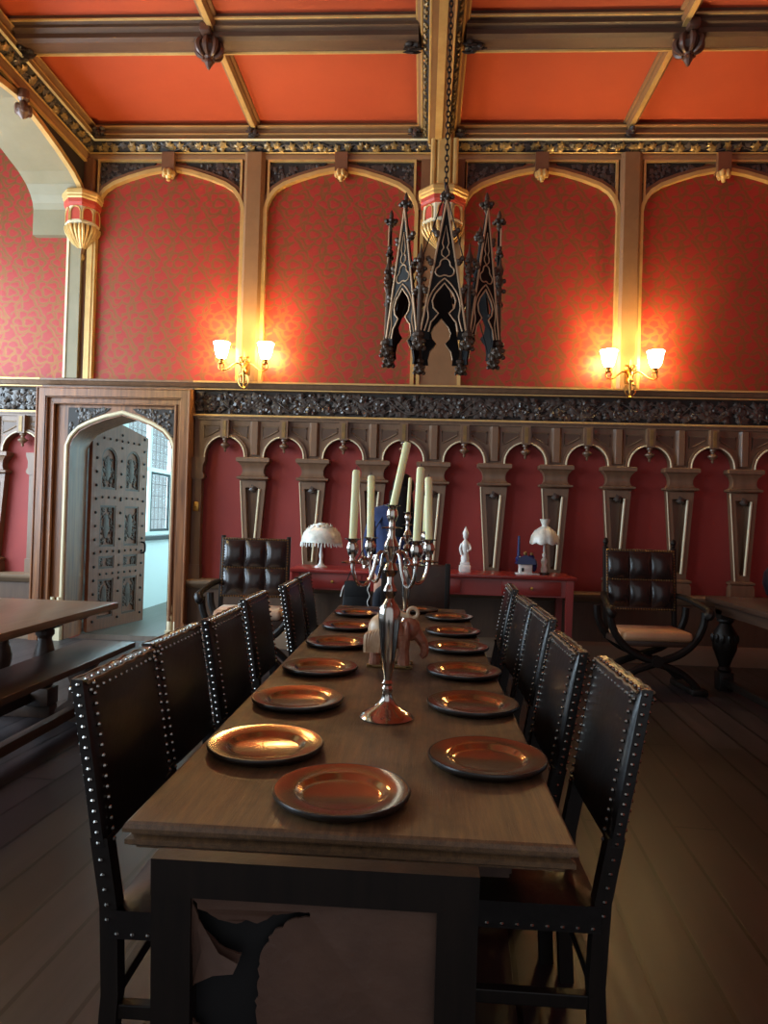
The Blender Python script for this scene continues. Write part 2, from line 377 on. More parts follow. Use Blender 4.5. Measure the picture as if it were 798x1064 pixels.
fl = MB().box(-6.3, 4.1, -2.6, WY, -.06, 0); struct(fl.build('floor', M['floor'], smooth=0), 'dark brown wide wooden floorboards', 'floor')
ce = MB().box(-3.8, 4.1, -2.6, WY, ZC, ZC+.12); struct(ce.build('ceiling', M['ceil'], smooth=0), 'orange plaster ceiling panels between moulded beams', 'ceiling')
struct(MB().box(-6.3, -4.35, -2.6, WY, 5.45, 5.6).build('ceiling_alcove', M['stone'], smooth=0), 'plain alcove ceiling behind the left arch', 'ceiling')
struct(MB().box(XR, XR+.2, -2.6, WY, 0, 5.7).build('wall_right', M['paper'], smooth=0), 'right side wall outside the view', 'wall')

# left arched wall: openings with deep soffit, from the end wall forwards
def arch4(c, hw, zs, zt):   # four-centred arch, left spring -> right spring (centre c)
    q = [(1.0, zs-.0), (.985, zs+.06), (.95, zs+.13), (.88, zs+.205), (.76, zs+.27), (.55, zs+.335), (.3, zs+.395), (0, zt)]
    L = [(c-hw*a, z) for a, z in q]; R = [(c+hw*a, z) for a, z in reversed(q[:-1])]
    return L+R
la = arch4(6.05, 1.27, 4.68, 5.13)
la2 = arch4(3.10, 1.27, 4.68, 5.13)
la3 = arch4(0.15, 1.27, 4.68, 5.13)
pts = [(-2.6,0)]
pts = [(-2.6,5.7),(-2.6,0),(la3[0][0],0)]+la3+[(la3[-1][0],0),(la2[0][0],0)]+la2+[(la2[-1][0],0),(la[0][0],0)]+la+[(la[-1][0],4.40),(WY,4.40),(WY,5.7)]
wl = MB().plate([pts], .55, lambda a, b, c: (XL-.55+c, a, b))
o = wl.build('wall_left', M['stone'], smooth=0); struct(o, 'left side wall opened by a broad pointed arch with grey plaster soffit', 'wall')
for i, L in enumerate((la, la2, la3)):
    mo = MB()
    pth = [(L[0][0], 2.9 if i else 2.9)]+L+([(L[-1][0], 4.55)] if i == 0 else [(L[-1][0], 2.9)])
    t = MB().strip(pth, -.005, .05, 0, -.05)
    t.v = [(XL-y, x, z) for x, y, z in t.v]
    t.build('arch_moulding', M['gold'], o)
    sp = MB().plate([[(L[0][0]+.02, 5.19), (L[0][0]+.02, L[0][1]+.1)]+[(a, b+.075) for a, b in L[1:-1]]+[(L[-1][0]-.02, L[-1][1]+.1), (L[-1][0]-.02, 5.19)]], .02, lambda a, b, c: (XL+c, a, b))
    sp.build('spandrel', M['carve_ground'], o)
    # frame round the spandrel
    fr = MB().box(XL, XL+.05, L[0][0], L[-1][0], 5.19, 5.215); fr.build('frame_bead', M['gold'], o)
    fr = MB().box(XL, XL+.045, L[0][0]-.02, L[-1][0]+.02, 5.215, 5.34); fr.build('frame_band', M['tan'], o)
# alcove outer wall with its big window (off to the left of the view)
aw = MB().plate([[(-2.6,0),(WY,0),(WY,5.6),(-2.6,5.6)], [(3.6,.9),(6.9,.9),(6.9,4.6),(3.6,4.6)], [(-.9,.9),(2.6,.9),(2.6,4.6),(-.9,4.6)]], .2, lambda a, b, c: (-6.3+c, a, b))
struct(aw.build('wall_alcove', M['stone'], smooth=0), 'alcove outer wall with tall window openings, left of the view', 'wall')

# ---------------------------------------------------------------- carved foliage
def leaf(mb, place, u, v, r, rot, h=.02, lobes=5, base=0.0):
    n = lobes*2; vs = [place(u, v, base+h)]
    for k in range(n):
        a = rot+2*PI*k/n; rr = r*(1.0 if k % 2 == 0 else .55); hh = h*(.25 if k % 2 == 0 else .75)
        vs.append(place(u+rr*math.cos(a), v+rr*math.sin(a), base+hh))
    for k in range(n):
        a = rot+2*PI*k/n; rr = r*(1.0 if k % 2 == 0 else .55)
        vs.append(place(u+rr*math.cos(a)*.95, v+rr*math.sin(a)*.95, base-.004))
    fs = [(0, 1+k, 1+(k+1) % n) for k in range(n)]+[(1+k, 1+n+k, 1+n+(k+1) % n, 1+(k+1) % n) for k in range(n)]
    mb.add(vs, fs)
def vine(mbv, mbl, place, L, H, amp, wl, r, n_leaf, seed, hbase=.012, rad=.008):
    q = random.Random(seed); k = max(8, int(L/wl*10))
    path = [place(L*i/k, H/2+amp*math.sin(2*PI*(L*i/k)/wl), hbase+.006*math.sin(i*1.7)) for i in range(k+1)]
    mbv.tube(path, rad, 6)
    cur = 0
    while cur < L:                      # curling side shoots
        s = 1 if int(cur/(wl/2)) % 2 == 0 else -1
        cx = min(max(cur+wl*.25, .03), L-.03)
        pp = [place(min(max(cx+.42*H*(1-t)*math.cos(4.6*t+.4)*.9, 0), L), H/2-s*(H*.08)+s*-.30*H*(1-t)*math.sin(4.6*t+.4), hbase+.01*t) for t in [i/9 for i in range(10)]]
        mbv.tube(pp, [rad*.8*(1-.04*i) for i in range(10)], 5)
        cur += wl/2
    for i in range(n_leaf):
        u = q.uniform(r*.6, L-r*.6); v = q.uniform(r*.7, H-r*.7); rr = r*q.uniform(.6, 1.05)
        leaf(mbl, place, u, v, rr, q.uniform(0, 6.28), h=q.uniform(.012, .03), lobes=q.choice((3,4,5)), base=q.uniform(0, .018))

# ---------------------------------------------------------------- carved dado rail (two lengths: left of the door and right of it)
def dado(x0, x1, name, label, seed):
    ra = MB()
    ra.prism([(WY,2.735),(WY-.05,2.735),(WY-.07,2.745),(WY-.07,2.76),(WY-.09,2.765),(WY-.115,2.80),(WY-.13,2.805),(WY-.13,2.825),(WY,2.835)], x1-x0, lambda a, b, c: (x0+c, a, b))
    rail = ra.build(name, M['oak_wain']); struct(rail, label, 'carved rail')
    g = MB().box(x0, x1, WY-.135, WY-.128, 2.808, 2.826); g.box(x0, x1, WY-.078, WY-.068, 2.742, 2.754); g.build('gilt_bead', M['gold'], rail)
    b = MB(); b.box(x0, x1, WY-.09, WY, 2.445, 2.475); b.box(x0, x1, WY-.07, WY, 2.42, 2.445); b.build('lower_moulding', M['oak_wain'], rail)
    g2 = MB().box(x0, x1, WY-.096, WY-.088, 2.458, 2.476); g2.build('gilt_bead', M['gold'], rail)
    MB().box(x0, x1, WY-.03, WY, 2.475, 2.735).build('frieze_ground', M['carve_ground'], rail)
    place = lambda u, v, h: (x0+u, WY-.03-h, 2.478+v)
    mv, ml = MB(), MB(); L = x1-x0
    vine(mv, ml, place, L, .254, .085, .62, .05, int(L*105), seed, .022, .010)
    vine(mv, ml, place, L, .254, -.07, .45, .04, int(L*40), seed+1, .028, .007)
    mv.build('carved_vine', M['carve_dark'], rail); ml.build('carved_leaves', M['carve_dark'], rail)
    return rail
dado(-6.3, DX0, 'trim_1', 'carved foliage rail on the wall left of the doorway', 3)
dado(DX1, XR, 'trim_2', 'long carved foliage rail running right from the doorway', 5)
t = MB(); t.prism([(WY,2.735),(WY-.05,2.735),(WY-.07,2.745),(WY-.07,2.76),(WY-.09,2.765),(WY-.115,2.80),(WY-.13,2.805),(WY-.13,2.825),(WY,2.835)], DX1-DX0, lambda a, b, c: (DX0+c, a, b))
struct(t.build('trim_3', M['oak_wain']), 'plain moulded rail above the doorway', 'rail')

# ---------------------------------------------------------------- lower panelling ledge and skirting
for i, (x0, x1, lb) in enumerate(((-6.3, DX0, 'left of the doorway'), (DX1, XR, 'right of the doorway'))):
    b = MB(); b.box(x0, x1, WY-.10, WY, .20, .62); o = b.build('trim_%d' % (4+i), M['lower_panel'], smooth=0); struct(o, 'plain wooden panelling below the arcade '+lb, 'panelling')
    l = MB(); l.prism([(WY,.61),(WY-.12,.61),(WY-.16,.65),(WY-.17,.665),(WY-.17,.69),(WY-.12,.705),(WY,.71)], x1-x0, lambda a, b, c: (x0+c, a, b)); l.build('ledge', M['base_wood'], o)
    s = MB(); s.prism([(WY,0),(WY-.135,0),(WY-.135,.15),(WY-.12,.18),(WY-.10,.20),(WY,.20)], x1-x0, lambda a, b, c: (x0+c, a, b))
    struct(s.build('baseboard_'+('left','right')[i], M['base_wood']), 'tall wooden skirting board '+lb, 'skirting')

# ---------------------------------------------------------------- the arcade: pilasters and arches
def wainscot_pilaster(xc, label):
    root = thing('wainscot_pilaster', label, 'pilaster', (xc, WY, .70), 0, 'tapering pilasters of the wall arcade')
    z0 = -.70
    c = MB().sq([(.11,1.775),(.165,1.79),(.17,1.795),(.17,1.812),(.135,1.822),(.118,1.85),(.115,1.89),(.128,1.93),(.15,1.955),(.16,1.968),(.178,1.975),(.178,2.012),(.16,2.02)], 0, 0, lambda h: .03+h*.62)
    c.v = [(x, y, z+z0) for x, y, z in c.v]; c.build('capital', M['oak_wain'], root)
    # shaft: raised frame with a sunk tapering panel
    T, B = 1.78, .86; hw = lambda z: .072+(z-B)/(T-B)*.066
    rt, rb = 1.70, .93; ri = lambda z: .028+(z-rb)/(rt-rb)*.056
    f = -.085; d = -.02
    O = [(-hw(T),f,T),(hw(T),f,T),(hw(B),f,B),(-hw(B),f,B)]; I = [(-ri(rt),f,rt),(ri(rt),f,rt),(ri(rb),f,rb),(-ri(rb),f,rb)]
    D = [(-ri(rt)*.9,d,rt-.01),(ri(rt)*.55,d,rt-.01),(ri(rb)*.3,d,rb+.03),(-ri(rb)*.9,d,rb+.03)]
    K = [(-hw(T),0,T),(hw(T),0,T),(hw(B),0,B),(-hw(B),0,B)]
    vs = O+I+D+K; fs = []
    for k in range(4):
        k2 = (k+1) % 4
        fs += [(k,k2,4+k2,4+k),(4+k,4+k2,8+k2,8+k),(k2,k,12+k,12+k2)]
    fs.append((8,9,10,11))
    s = MB().add([(x, y, z+z0) for x, y, z in vs], fs); s.build('shaft', M['oak_wain'], root, smooth=0)
    e = MB()
    e.tube([(ri(rt)*.86, f-.002, rt-.01+z0), (ri(rb)*.8, f-.002, rb+z0)], .013, 8)  # pale cream strip paints in daylight on the recess's right reveal
    e.tube([(-hw(T), f-.001, T-.01+z0), (-hw(B), f-.001, B+z0)], .006, 6)
    e.build('daylit_edge_bead', M['cream'], root)
    k = MB(); place = lambda u, v, h: (u, -.085-h, v)
    k.ball((.005,-.075,1.675+z0), .036, 10, 6, .75); leaf(k, place, .0, 1.69+z0, .05, .3, .03, 4, -.01); k.build('carved_knot', M['carve_dark'], root)
    b = MB().sq([(.12,.70),(.12,.80),(.105,.83),(.125,.84),(.125,.856),(.085,.875)], 0, 0, lambda h: .03+h*.6)
    b.v = [(x, y, z+z0) for x, y, z in b.v]; b.build('base', M['oak_wain'], root)
    return root
def wainscot_arch(xc, label, xl=-.32, xr=.32):
    root = thing('wainscot_arch', label, 'arch', (xc, WY, 2.02), 0, 'round arches of the wall arcade')
    ring = arc(0, .01, .235, 180, 0, 16, .235)
    outer = [(xl,.40),(xl,-.01),(-.235,-.01)]+ring+[(.235,-.01),(xr,-.01),(xr,.40)]
    p = MB().plate([outer], .05, lambda a, b, c: (a, -.05+c, b)); p.build('spandrel_board', M['oak_wain'], root, smooth=0)
    a = MB(); a.strip([(-.225,-.01)]+arc(0, .01, .225, 180, 0, 20)+[(.225,-.01)], -.016, .022, 0, -.085); a.build('arch_moulding', M['oak_wain'], root, smooth=50)
    a = MB().tube([(x, -.088, z) for x, z in [(-.217,-.01)]+arc(0, .01, .217, 180, 0, 20)+[(.217,-.01)]], .0085, 6); a.build('arch_bead', M['cream'], root)
    for s in (-1, 1):                   # sunk three cornered panels of the spandrel
        tri = [(s*.075,.335),(s*.235,.335),(s*.235,.205),(s*.16,.245),(s*.075,.295)]
        t_ = MB(); t_.tube([(x, -.052, z) for x, z in tri], .009, 6, closed=True)
        t_.build('panel_moulding', M['base_wood'], root)
        t_ = MB(); t_.prism([(x, z) for x, z in tri], .012, lambda a_, b_, c_: (a_, -.056+c_*.6, b_)); t_.build('spandrel_panel', M['lower_panel'], root, smooth=0)
    k = MB(); k.box(-.042,.042,-.12,0,.205,.40); k.build('key_block', M['oak_wain'], root, smooth=0)
    k = MB(); k.box(-.018,.018,-.126,-.11,.22,.385); k.build('key_panel', M['gold_leaf'], root, smooth=0)
    d = MB().lathe([(.001,.055),(.012,.065),(.016,.08),(.01,.09),(.03,.105),(.05,.125),(.05,.135),(.03,.15),(.018,.16),(.02,.175),(.034,.185),(.034,.20),(.02,.21)], (0,-.07,0), 12); d.build('drop_pendant', M['oak_wain'], root)
    if xr > .3:
        w = MB(); x = xr; w.prism([(x-.055,-.05),(x-.03,-.085),(x+.03,-.085),(x+.055,-.05)], .36, lambda a_, b_, c_: (a_, b_, .03+c_)); w.build('dividing_strip', M['oak_wain'], root, smooth=0)
    return root
ordn = ['first','second','third','fourth','fifth','sixth','seventh','eighth','ninth','tenth','eleventh']
for k in range(9):
    x = -1.82+.639*k
    where = {0:'behind the blue-black tufted armchair', 1:'behind the fringed table lamp', 2:'left of the candelabra candles', 3:'just right of the candelabra candles', 4:'between the white statuette and the petal lamp', 5:'behind the petal shaded lamp', 6:'behind the left side of the dark armchair', 7:'behind the right side of the dark armchair', 8:'above the corner of the right side table', 9:'beyond the right side table'}[k]
    wainscot_pilaster(x, 'tapering brown pilaster, %s from the doorway, %s' % (ordn[k], where))
for k in range(-1, 9):
    x = -1.5+.639*k
    if x > 3.9: continue
    nm = 'small round arch with drop pendant, %s of the arcade right of the doorway' % ordn[k+1]
    if k == -1: wainscot_arch(x, nm, xl=-.345)
    else: wainscot_arch(x, nm)
for x, w in ((-4.70,'at the left edge, left of the pink panel'), (-5.34,'beyond the left edge of the view')): wainscot_pilaster(x, 'tapering pale pilaster '+w)
wainscot_arch(-4.385, 'small round arch over the pink panel just left of the doorway', xr=.205)
wainscot_arch(-5.02, 'small round arch cut by the left edge of the view')
hp = MB().sq([(.05,1.775),(.075,1.79),(.08,1.812),(.06,1.85),(.06,1.92),(.08,1.968),(.085,2.012)], 0, 0, lambda h: .1)
hp.box(-.05,.05,-.085,0,.86,1.78); hp.box(-.06,.06,-.1,0,.70,.86)
for x, w in ((DX1+.06,'between the doorway and the first red panel'), (DX0-.06,'between the pink panel and the doorway')):
    q = MB(); q.v = list(hp.v); q.f = list(hp.f); o = q.build('half_pilaster', M['oak_wain'], None, 20, (x, WY, 0)); tag(o, 'narrow half pilaster '+w, 'pilaster')
sw = MB().box(-.03,.03,-.012,0,-.05,.05,.004); sw.ball((0,-.014,0),.01,8,5); o = sw.build('light_switch', M['brass'], None, 35, (-2.43, WY-.087, 1.48)); tag(o, 'small brass switch plate beside the doorway', 'switch')

# ---------------------------------------------------------------- doorway
dr = thing('doorway', 'moulded oak door surround with pointed arch and carved spandrels', 'doorway', (-3.335, WY, 0))
ox = -3.335
def rel(p): return [(a-ox, b) for a, b in p]
fm = MB()      # outer stepped frame (sides and head), three steps in
for (x0, x1, zt, w, d0) in ((DX0, DX1, 2.725, .10, .19), (DX0+.10, DX1-.10, 2.625, .07, .14)):
    fm.strip(rel([(x0,0),(x0,zt),(x1,zt),(x1,0)]), -w, 0, 0, -d0)
fm.build('outer_frame', M['oak_door'], dr, smooth=0)
fb = MB()
for off, zt, d0, r in ((.012, 2.713, .19, .014), (.108, 2.617, .165, .014), (.172, 2.553, .14, .020)):
    pth = rel([(DX0+off,.25),(DX0+off,zt),(DX1-off,zt),(DX1-off,.25)]); fb.tube([(a,-d0,b) for a, b in pth], r, 8)
fb.build('frame_beads', M['oak_door'], dr)
inn = MB().plate([rel([(DX0+.165,0),(DX0+.165,2.56),(DX1-.165,2.56),(DX1-.165,0),(-2.69,0)])+rel(list(reversed(door_arch[1:-1])))+rel([(-3.86,0)])], .10, lambda a, b, c: (a, -.10+c, b))
inn.build('inner_frame', M['oak_door'], dr, smooth=0)
ln_ = MB().strip(rel([(-3.862,.0)]+door_arch[1:-1]+[(-2.688,.0)]), -.022, .004, -.10, .302); ln_.build('jamb_lining', M['oak_door'], dr, smooth=40)
am = MB().tube([(a,-.105,b) for a, b in rel([(-3.872,.30)]+[(x-(.012 if x < -3.3 else -.012), z+.012) for x, z in door_arch[1:-1]]+[(-2.675,.05)])], .022, 8); am.build('arch_moulding', M['cream'], dr)
for s in (-1, 1):
    arcp = door_arch[1:-1]; half = [p for p in arcp if (p[0]+3.275)*s >= -.01]
    half = sorted(half, key=lambda p: abs(p[0]+3.275))
    c0 = -3.275+s*.585
    poly = [(-3.275+s*.12,2.512),(c0-s*.0,2.512),(c0,2.20)]+[(x+s*.0, z+.055) for x, z in reversed(half) if abs(x+3.275) > .1 and z > 2.15]
    MB().plate([rel(poly)], .014, lambda a, b, c: (a, -.112+c, b)).build('carved_spandrel', M['carve_ground'], dr, smooth=0)
    lf = MB(); place = lambda u, v, h: (u, -.112-h, v)
    q = random.Random(9+s)
    for _ in range(46):
        u = q.uniform(.14,.56); zlow = 2.10+.375*(1-(u/.585)**1.6)+.075
        if zlow > 2.49: continue
        v = q.uniform(zlow+.01, 2.50)
        leaf(lf, place, -3.275+s*u-ox, v, q.uniform(.016,.028), q.uniform(0,6), .012, 4)
    lf.build('spandrel_leaves', M['carve_dark'], dr)
for x in (-2.69+.03, -2.62+.03, -3.86-.03, -3.93-.03):
    cbm = MB().lathe([(.034,0),(.034,.10),(.028,.11),(.032,.16),(.022,.19),(.028,.23),(.028,.26),(.02,.30),(.02,.32)], (x-ox,-.125,.14), 10); cbm.box(x-ox-.04,x-ox+.04,-.17,-.08,0,.15); cbm.build('shaft_base', M['cream'], dr)

# door leaf, swung into the passage
dl = thing('door_1', 'studded oak door with carved panels standing open', 'door', (-3.82, WY+.33, 0), math.radians(79)); dl['kind'] = 'structure'
W_, H_ = 1.10, 2.44
lf_o = [(0,.01),(W_,.01),(W_,2.36),(W_*.5,2.46),(0,2.40)]
def panel_rect(x0, x1, z0, z1, arch_=False):
    if not arch_: return [(x0,z0),(x1,z0),(x1,z1),(x0,z1)]
    c = (x0+x1)/2; r = (x1-x0)/2
    return [(x0,z0),(x1,z0)]+arc(c, z1-r, r, 0, 180, 8)
cells = []
for x0, x1 in ((.17,.46),(.64,.93)):
    cells += [(x0,x1,1.66,2.16,True),(x0,x1,.98,1.47,False),(x0,x1,.72,.87,False),(x0,x1,.14,.60,False)]
MB().plate([lf_o]+[panel_rect(*c) for c in cells], .03, lambda a, b, c: (a, -.03+c, b)).build('leaf_frame', M['oak_leaf'], dl, smooth=0)
MB().box(.02, W_-.02, 0, .03, .02, 2.35).build('leaf_board', M['oak_leaf'], dl, smooth=0)
for c in cells:
    p = MB(); place = lambda u, v, h: (u, -.002-h, v)
    p.strip(panel_rect(c[0]+.012, c[1]-.012, c[2]+.012, c[3]-.012, c[4]), -.012, .012, -.0, -.024, closed=True)
    q = random.Random(int(c[0]*100+c[2]*10))
    xm = (c[0]+c[1])/2
    for j in range(26):
        v = q.uniform(c[2]+.04, c[3]-.04-(.08 if c[4] else 0)); u = q.uniform(.04, .125)
        for s in (-1,1): leaf(p, place, xm+s*u, v, q.uniform(.018,.032), q.uniform(0,6), .015, 3)
    if c[3]-c[2] > .2: p.ball((xm, -.004, (c[2]+c[3])/2), .06, 10, 6, 2.6, 1, .25)
    p.build('carved_panel', M['oak_panel'], dl, smooth=0)
st = MB(); n_ = 0
for x in (.085,.55,1.015):
    for j in range(15): st.ball((x, -.034, .12+j*.158), .017, 8, 5)
for z in (.66,.925,1.565,2.26):
    for j in range(7): st.ball((.2+j*.117, -.034, z), .015, 8, 5)
st.build('iron_studs', M['black'], dl)['kind'] = 'stuff'
hd = MB().tube(spline([(1.0,-.04,1.02),(1.0,-.09,1.0),(1.0,-.09,.9),(1.0,-.04,.88)],5), .012, 8); hd.build('handle', M['black'], dl)

# passage beyond the doorway
py0 = WY+.30
struct(MB().box(-4.35,-2.3, py0, 13.2, -.06, 0).build('floor_passage', M['grey_floor'], smooth=0), 'grey boards of the passage floor beyond the doorway', 'floor')
struct(MB().box(-4.35,-2.3, py0, 13.2, 3.0, 3.1).build('ceiling_passage', M['white_wall'], smooth=0), 'white passage ceiling beyond the doorway', 'ceiling')
struct(MB().box(-4.35,-2.3, 13.2, 13.3, 0, 3.1).build('wall_passage_end', M['white_wall'], smooth=0), 'white end wall of the passage', 'wall')
struct(MB().box(-2.4,-2.3, py0, 13.2, 0, 3.0).build('wall_passage_right', M['white_wall'], smooth=0), 'white right wall of the passage', 'wall')
wyA, wyB = 9.15, 12.6
pw = MB().plate([[(py0,0),(13.2,0),(13.2,3.0),(py0,3.0)], [(wyA,1.06),(wyB,1.06),(wyB,2.75),(wyA,2.75)]], .22, lambda a, b, c: (-4.22+c, a, b))
struct(pw.build('wall_passage_left', M['white_wall'], smooth=0), 'pale passage wall with a leaded window seen through the doorway', 'wall')
wn = thing('window_1', 'leaded passage window with pale frame and dark sill seen through the doorway', 'window', (-4.06, (wyA+wyB)/2, 1.06)); wn['kind'] = 'structure'
L = (wyB-wyA)/2; fr = MB()
for a in (-L,-L*.5,0,L*.5,L): fr.box(-.03,.03, a-.045 if a > -L else a, a+.045 if a < L else a, 0, 1.69)
for z in (0,.95,1.64): fr.box(-.029,.029,-L,L,z,z+.06)
fr.build('window_frame', M['white_wall'], wn, smooth=0)
for a in (-L*.75,-L*.25,L*.25,L*.75):
    for z0, z1 in ((.06,.95),(1.01,1.64)):
        g = MB().box(-.004,.004,a-L*.25+.045,a+L*.25-.045,z0,z1).build('glass_pane', M['glass'], wn, smooth=0)
        ld = MB(); w = L*.25-.045
        for j in range(-2,3): ld.box(-.002,.002,a+j*w/2.5-.004,a+j*w/2.5+.004,z0,z1)
        for j in range(1,5): zz = z0+(z1-z0)*j/5; ld.box(-.002,.002,a-w,a+w,zz-.004,zz+.004)
        ld.build('leading', M['lead'], g, smooth=0)
cm = MB(); a = -L*.25; w = L*.25-.05
cm.box(.0,.03,a-w,a-w+.04,.06,.95); cm.box(.0,.03,a+w-.04,a+w,.06,.95); cm.box(.0,.03,a-w,a+w,.06,.10); cm.box(0,.03,a-w,a+w,.91,.95); cm.build('casement', M['black'], wn, smooth=0)
MB().box(.0,.16,-L-.2,L+.2,-.06,.0).build('sill', M['black'], wn, smooth=0)

# ---------------------------------------------------------------- upper wall bays
def wall_arch(xc, label):
    root = thing('wall_arch', label, 'arch', (xc, WY, 2.835), 0, 'broad gilt framed arches of the upper wall')
    z0 = 2.835; hw = .80
    A = [(a, z-z0) for a, z in arch4(0, hw, 4.70, 5.14)]
    MB().strip([(-hw,0)]+A+[(hw,0)], -.004, .036, 0, -.06).build('gilt_moulding', M['gold'], root, smooth=50)
    MB().strip([(a, b) for a, b in A], .036, .075, 0, -.045).build('brown_moulding', M['brown_paint'], root, smooth=50)
    top = 5.225-z0
    for s in (-1, 1):
        half = sorted([p for p in A if p[0]*s >= .08], key=lambda p: abs(p[0]))
        poly = [(s*.16,top),(s*.795,top),(s*.795,half[-1][1]+.06)]+[(x, z+.07) for x, z in reversed(half[:-1])]
        poly = [p for p in poly if p[1] <= top+1e-6]
        MB().plate([poly], .02, lambda a, b, c: (a, -.02+c, b)).build('carved_spandrel', M['carve_ground'], root, smooth=0)
        lf = MB(); place = lambda u, v, h: (u, -.02-h, v); q = random.Random(int(xc*10)+s+50)
        for _ in range(150):
            u = q.uniform(.26,.785); v = q.uniform(4.75-z0, top-.02)
            zl = max([half[i][1]+(half[i+1][1]-half[i][1])*(u-abs(half[i][0]))/(abs(half[i+1][0])-abs(half[i][0])) for i in range(len(half)-1) if abs(half[i][0]) <= u <= abs(half[i+1][0])]+[4.7-z0 if u > .7 else 0])
            if v < zl+.085 : continue
            leaf(lf, place, s*u, v, q.uniform(.022,.036), q.uniform(0,6), .015, 4)
        lf.build('spandrel_leaves', M['carve_dark'], root)
        MB().box(s*.79-.012, s*.79+.012, -.05, 0, 4.80-z0, top).build('side_bead', M['gold'], root, smooth=0)
    MB().box(-.80,.80,-.055,0,top,top+.022).build('frame_bead', M['gold'], root, smooth=0)
    MB().box(-.068,.068,-.11,0,5.10-z0,5.30-z0).build('key_block', M['brown_paint'], root, smooth=0)
    d = MB(); d.lathe([(.001,-.10),(.02,-.09),(.022,-.07),(.03,-.06),(.05,-.03),(.06,-.005),(.06,.01),(.03,.03)], (0,-.08,5.09-z0), 10)
    place = None
    for k in range(6):
        an = k*PI/3; d.ball((.05*math.cos(an), -.08+.05*math.sin(an), 5.075-z0), .026, 8, 5, 1.6)
    d.build('gilt_pendant', M['gold'], root)
    return root
for x, w in ((-2.855,'first from the left beside the corner pier'), (-.975,'second from the left, left of the hanging crown chandelier'), (1.145,'third from the left, right of the hanging crown chandelier'), (3.01,'rightmost, cut by the right edge')):
    wall_arch(x, 'broad gilt wall arch, '+w)
def wall_pilaster(xc, label):
    root = thing('wall_pilaster', label, 'pilaster', (xc, WY, 2.835), 0, 'flat painted pilasters of the upper wall')
    h = 5.31-2.835
    MB().prism([(-.115,0),(-.115,-.05),(-.075,-.09),(.075,-.09),(.115,-.05),(.115,0)], h, lambda a, b, c: (a, b, c)).build('shaft', M['tan'], root, smooth=0)
    return root
wall_pilaster(-1.915, 'tall tan pilaster behind the left pair of lit wall lamps')
wall_pilaster(2.08, 'tall tan pilaster behind the right pair of lit wall lamps')
cp = thing('wall_pier', 'wide tan wall strip hanging below the central painted corbel', 'pilaster', (.12, WY, 2.835))
MB().box(-.20,.20,-.07,0,0,1.75).build('shaft', M['tan'], cp, smooth=0)
e = MB(); e.box(-.235,-.20,-.09,0,0,1.75); e.box(.20,.235,-.09,0,0,1.75); e.build('edge_strip', M['gold'], cp, smooth=0)
MB().box(-.24,.24,-.05,0,1.75,2.47).build('upper_shaft', M['brown_paint'], cp, smooth=0)
u = MB()
for x in (-.115,.115): u.tube([(x,-.2,2.0),(x,-.2,2.55)], .03, 8)
u.prism([(-.10,-.0),(-.10,-.18),(-.06,-.23),(.06,-.23),(.10,-.18),(.10,0)], .75, lambda a, b, c: (a, b, 1.95+c)); u.build('beam_post', M['gold'], cp, smooth=30)
# corner pier
cn = thing('corner_pier', 'pale grey corner strip of wall below the corner corbel', 'pilaster', (-3.80, WY, 2.835))
MB().box(-.13,.01,-.10,0,0,1.56).build('shaft', M['stone'], cn, smooth=0)
MB().box(-.145,-.12,-.11,0,0,1.56).build('edge_strip', M['cream'], cn, smooth=0)
MB().box(.01,.06,-.05,0,0,1.75).build('brown_strip', M['brown_paint'], cn, smooth=0)
MB().box(.06,.12,-.07,0,0,1.9).build('gilt_strip', M['gold'], cn, smooth=0)
MB().box(.002,.12,-.11,0,1.75,2.40).build('upper_shaft', M['brown_paint'], cn, smooth=0)

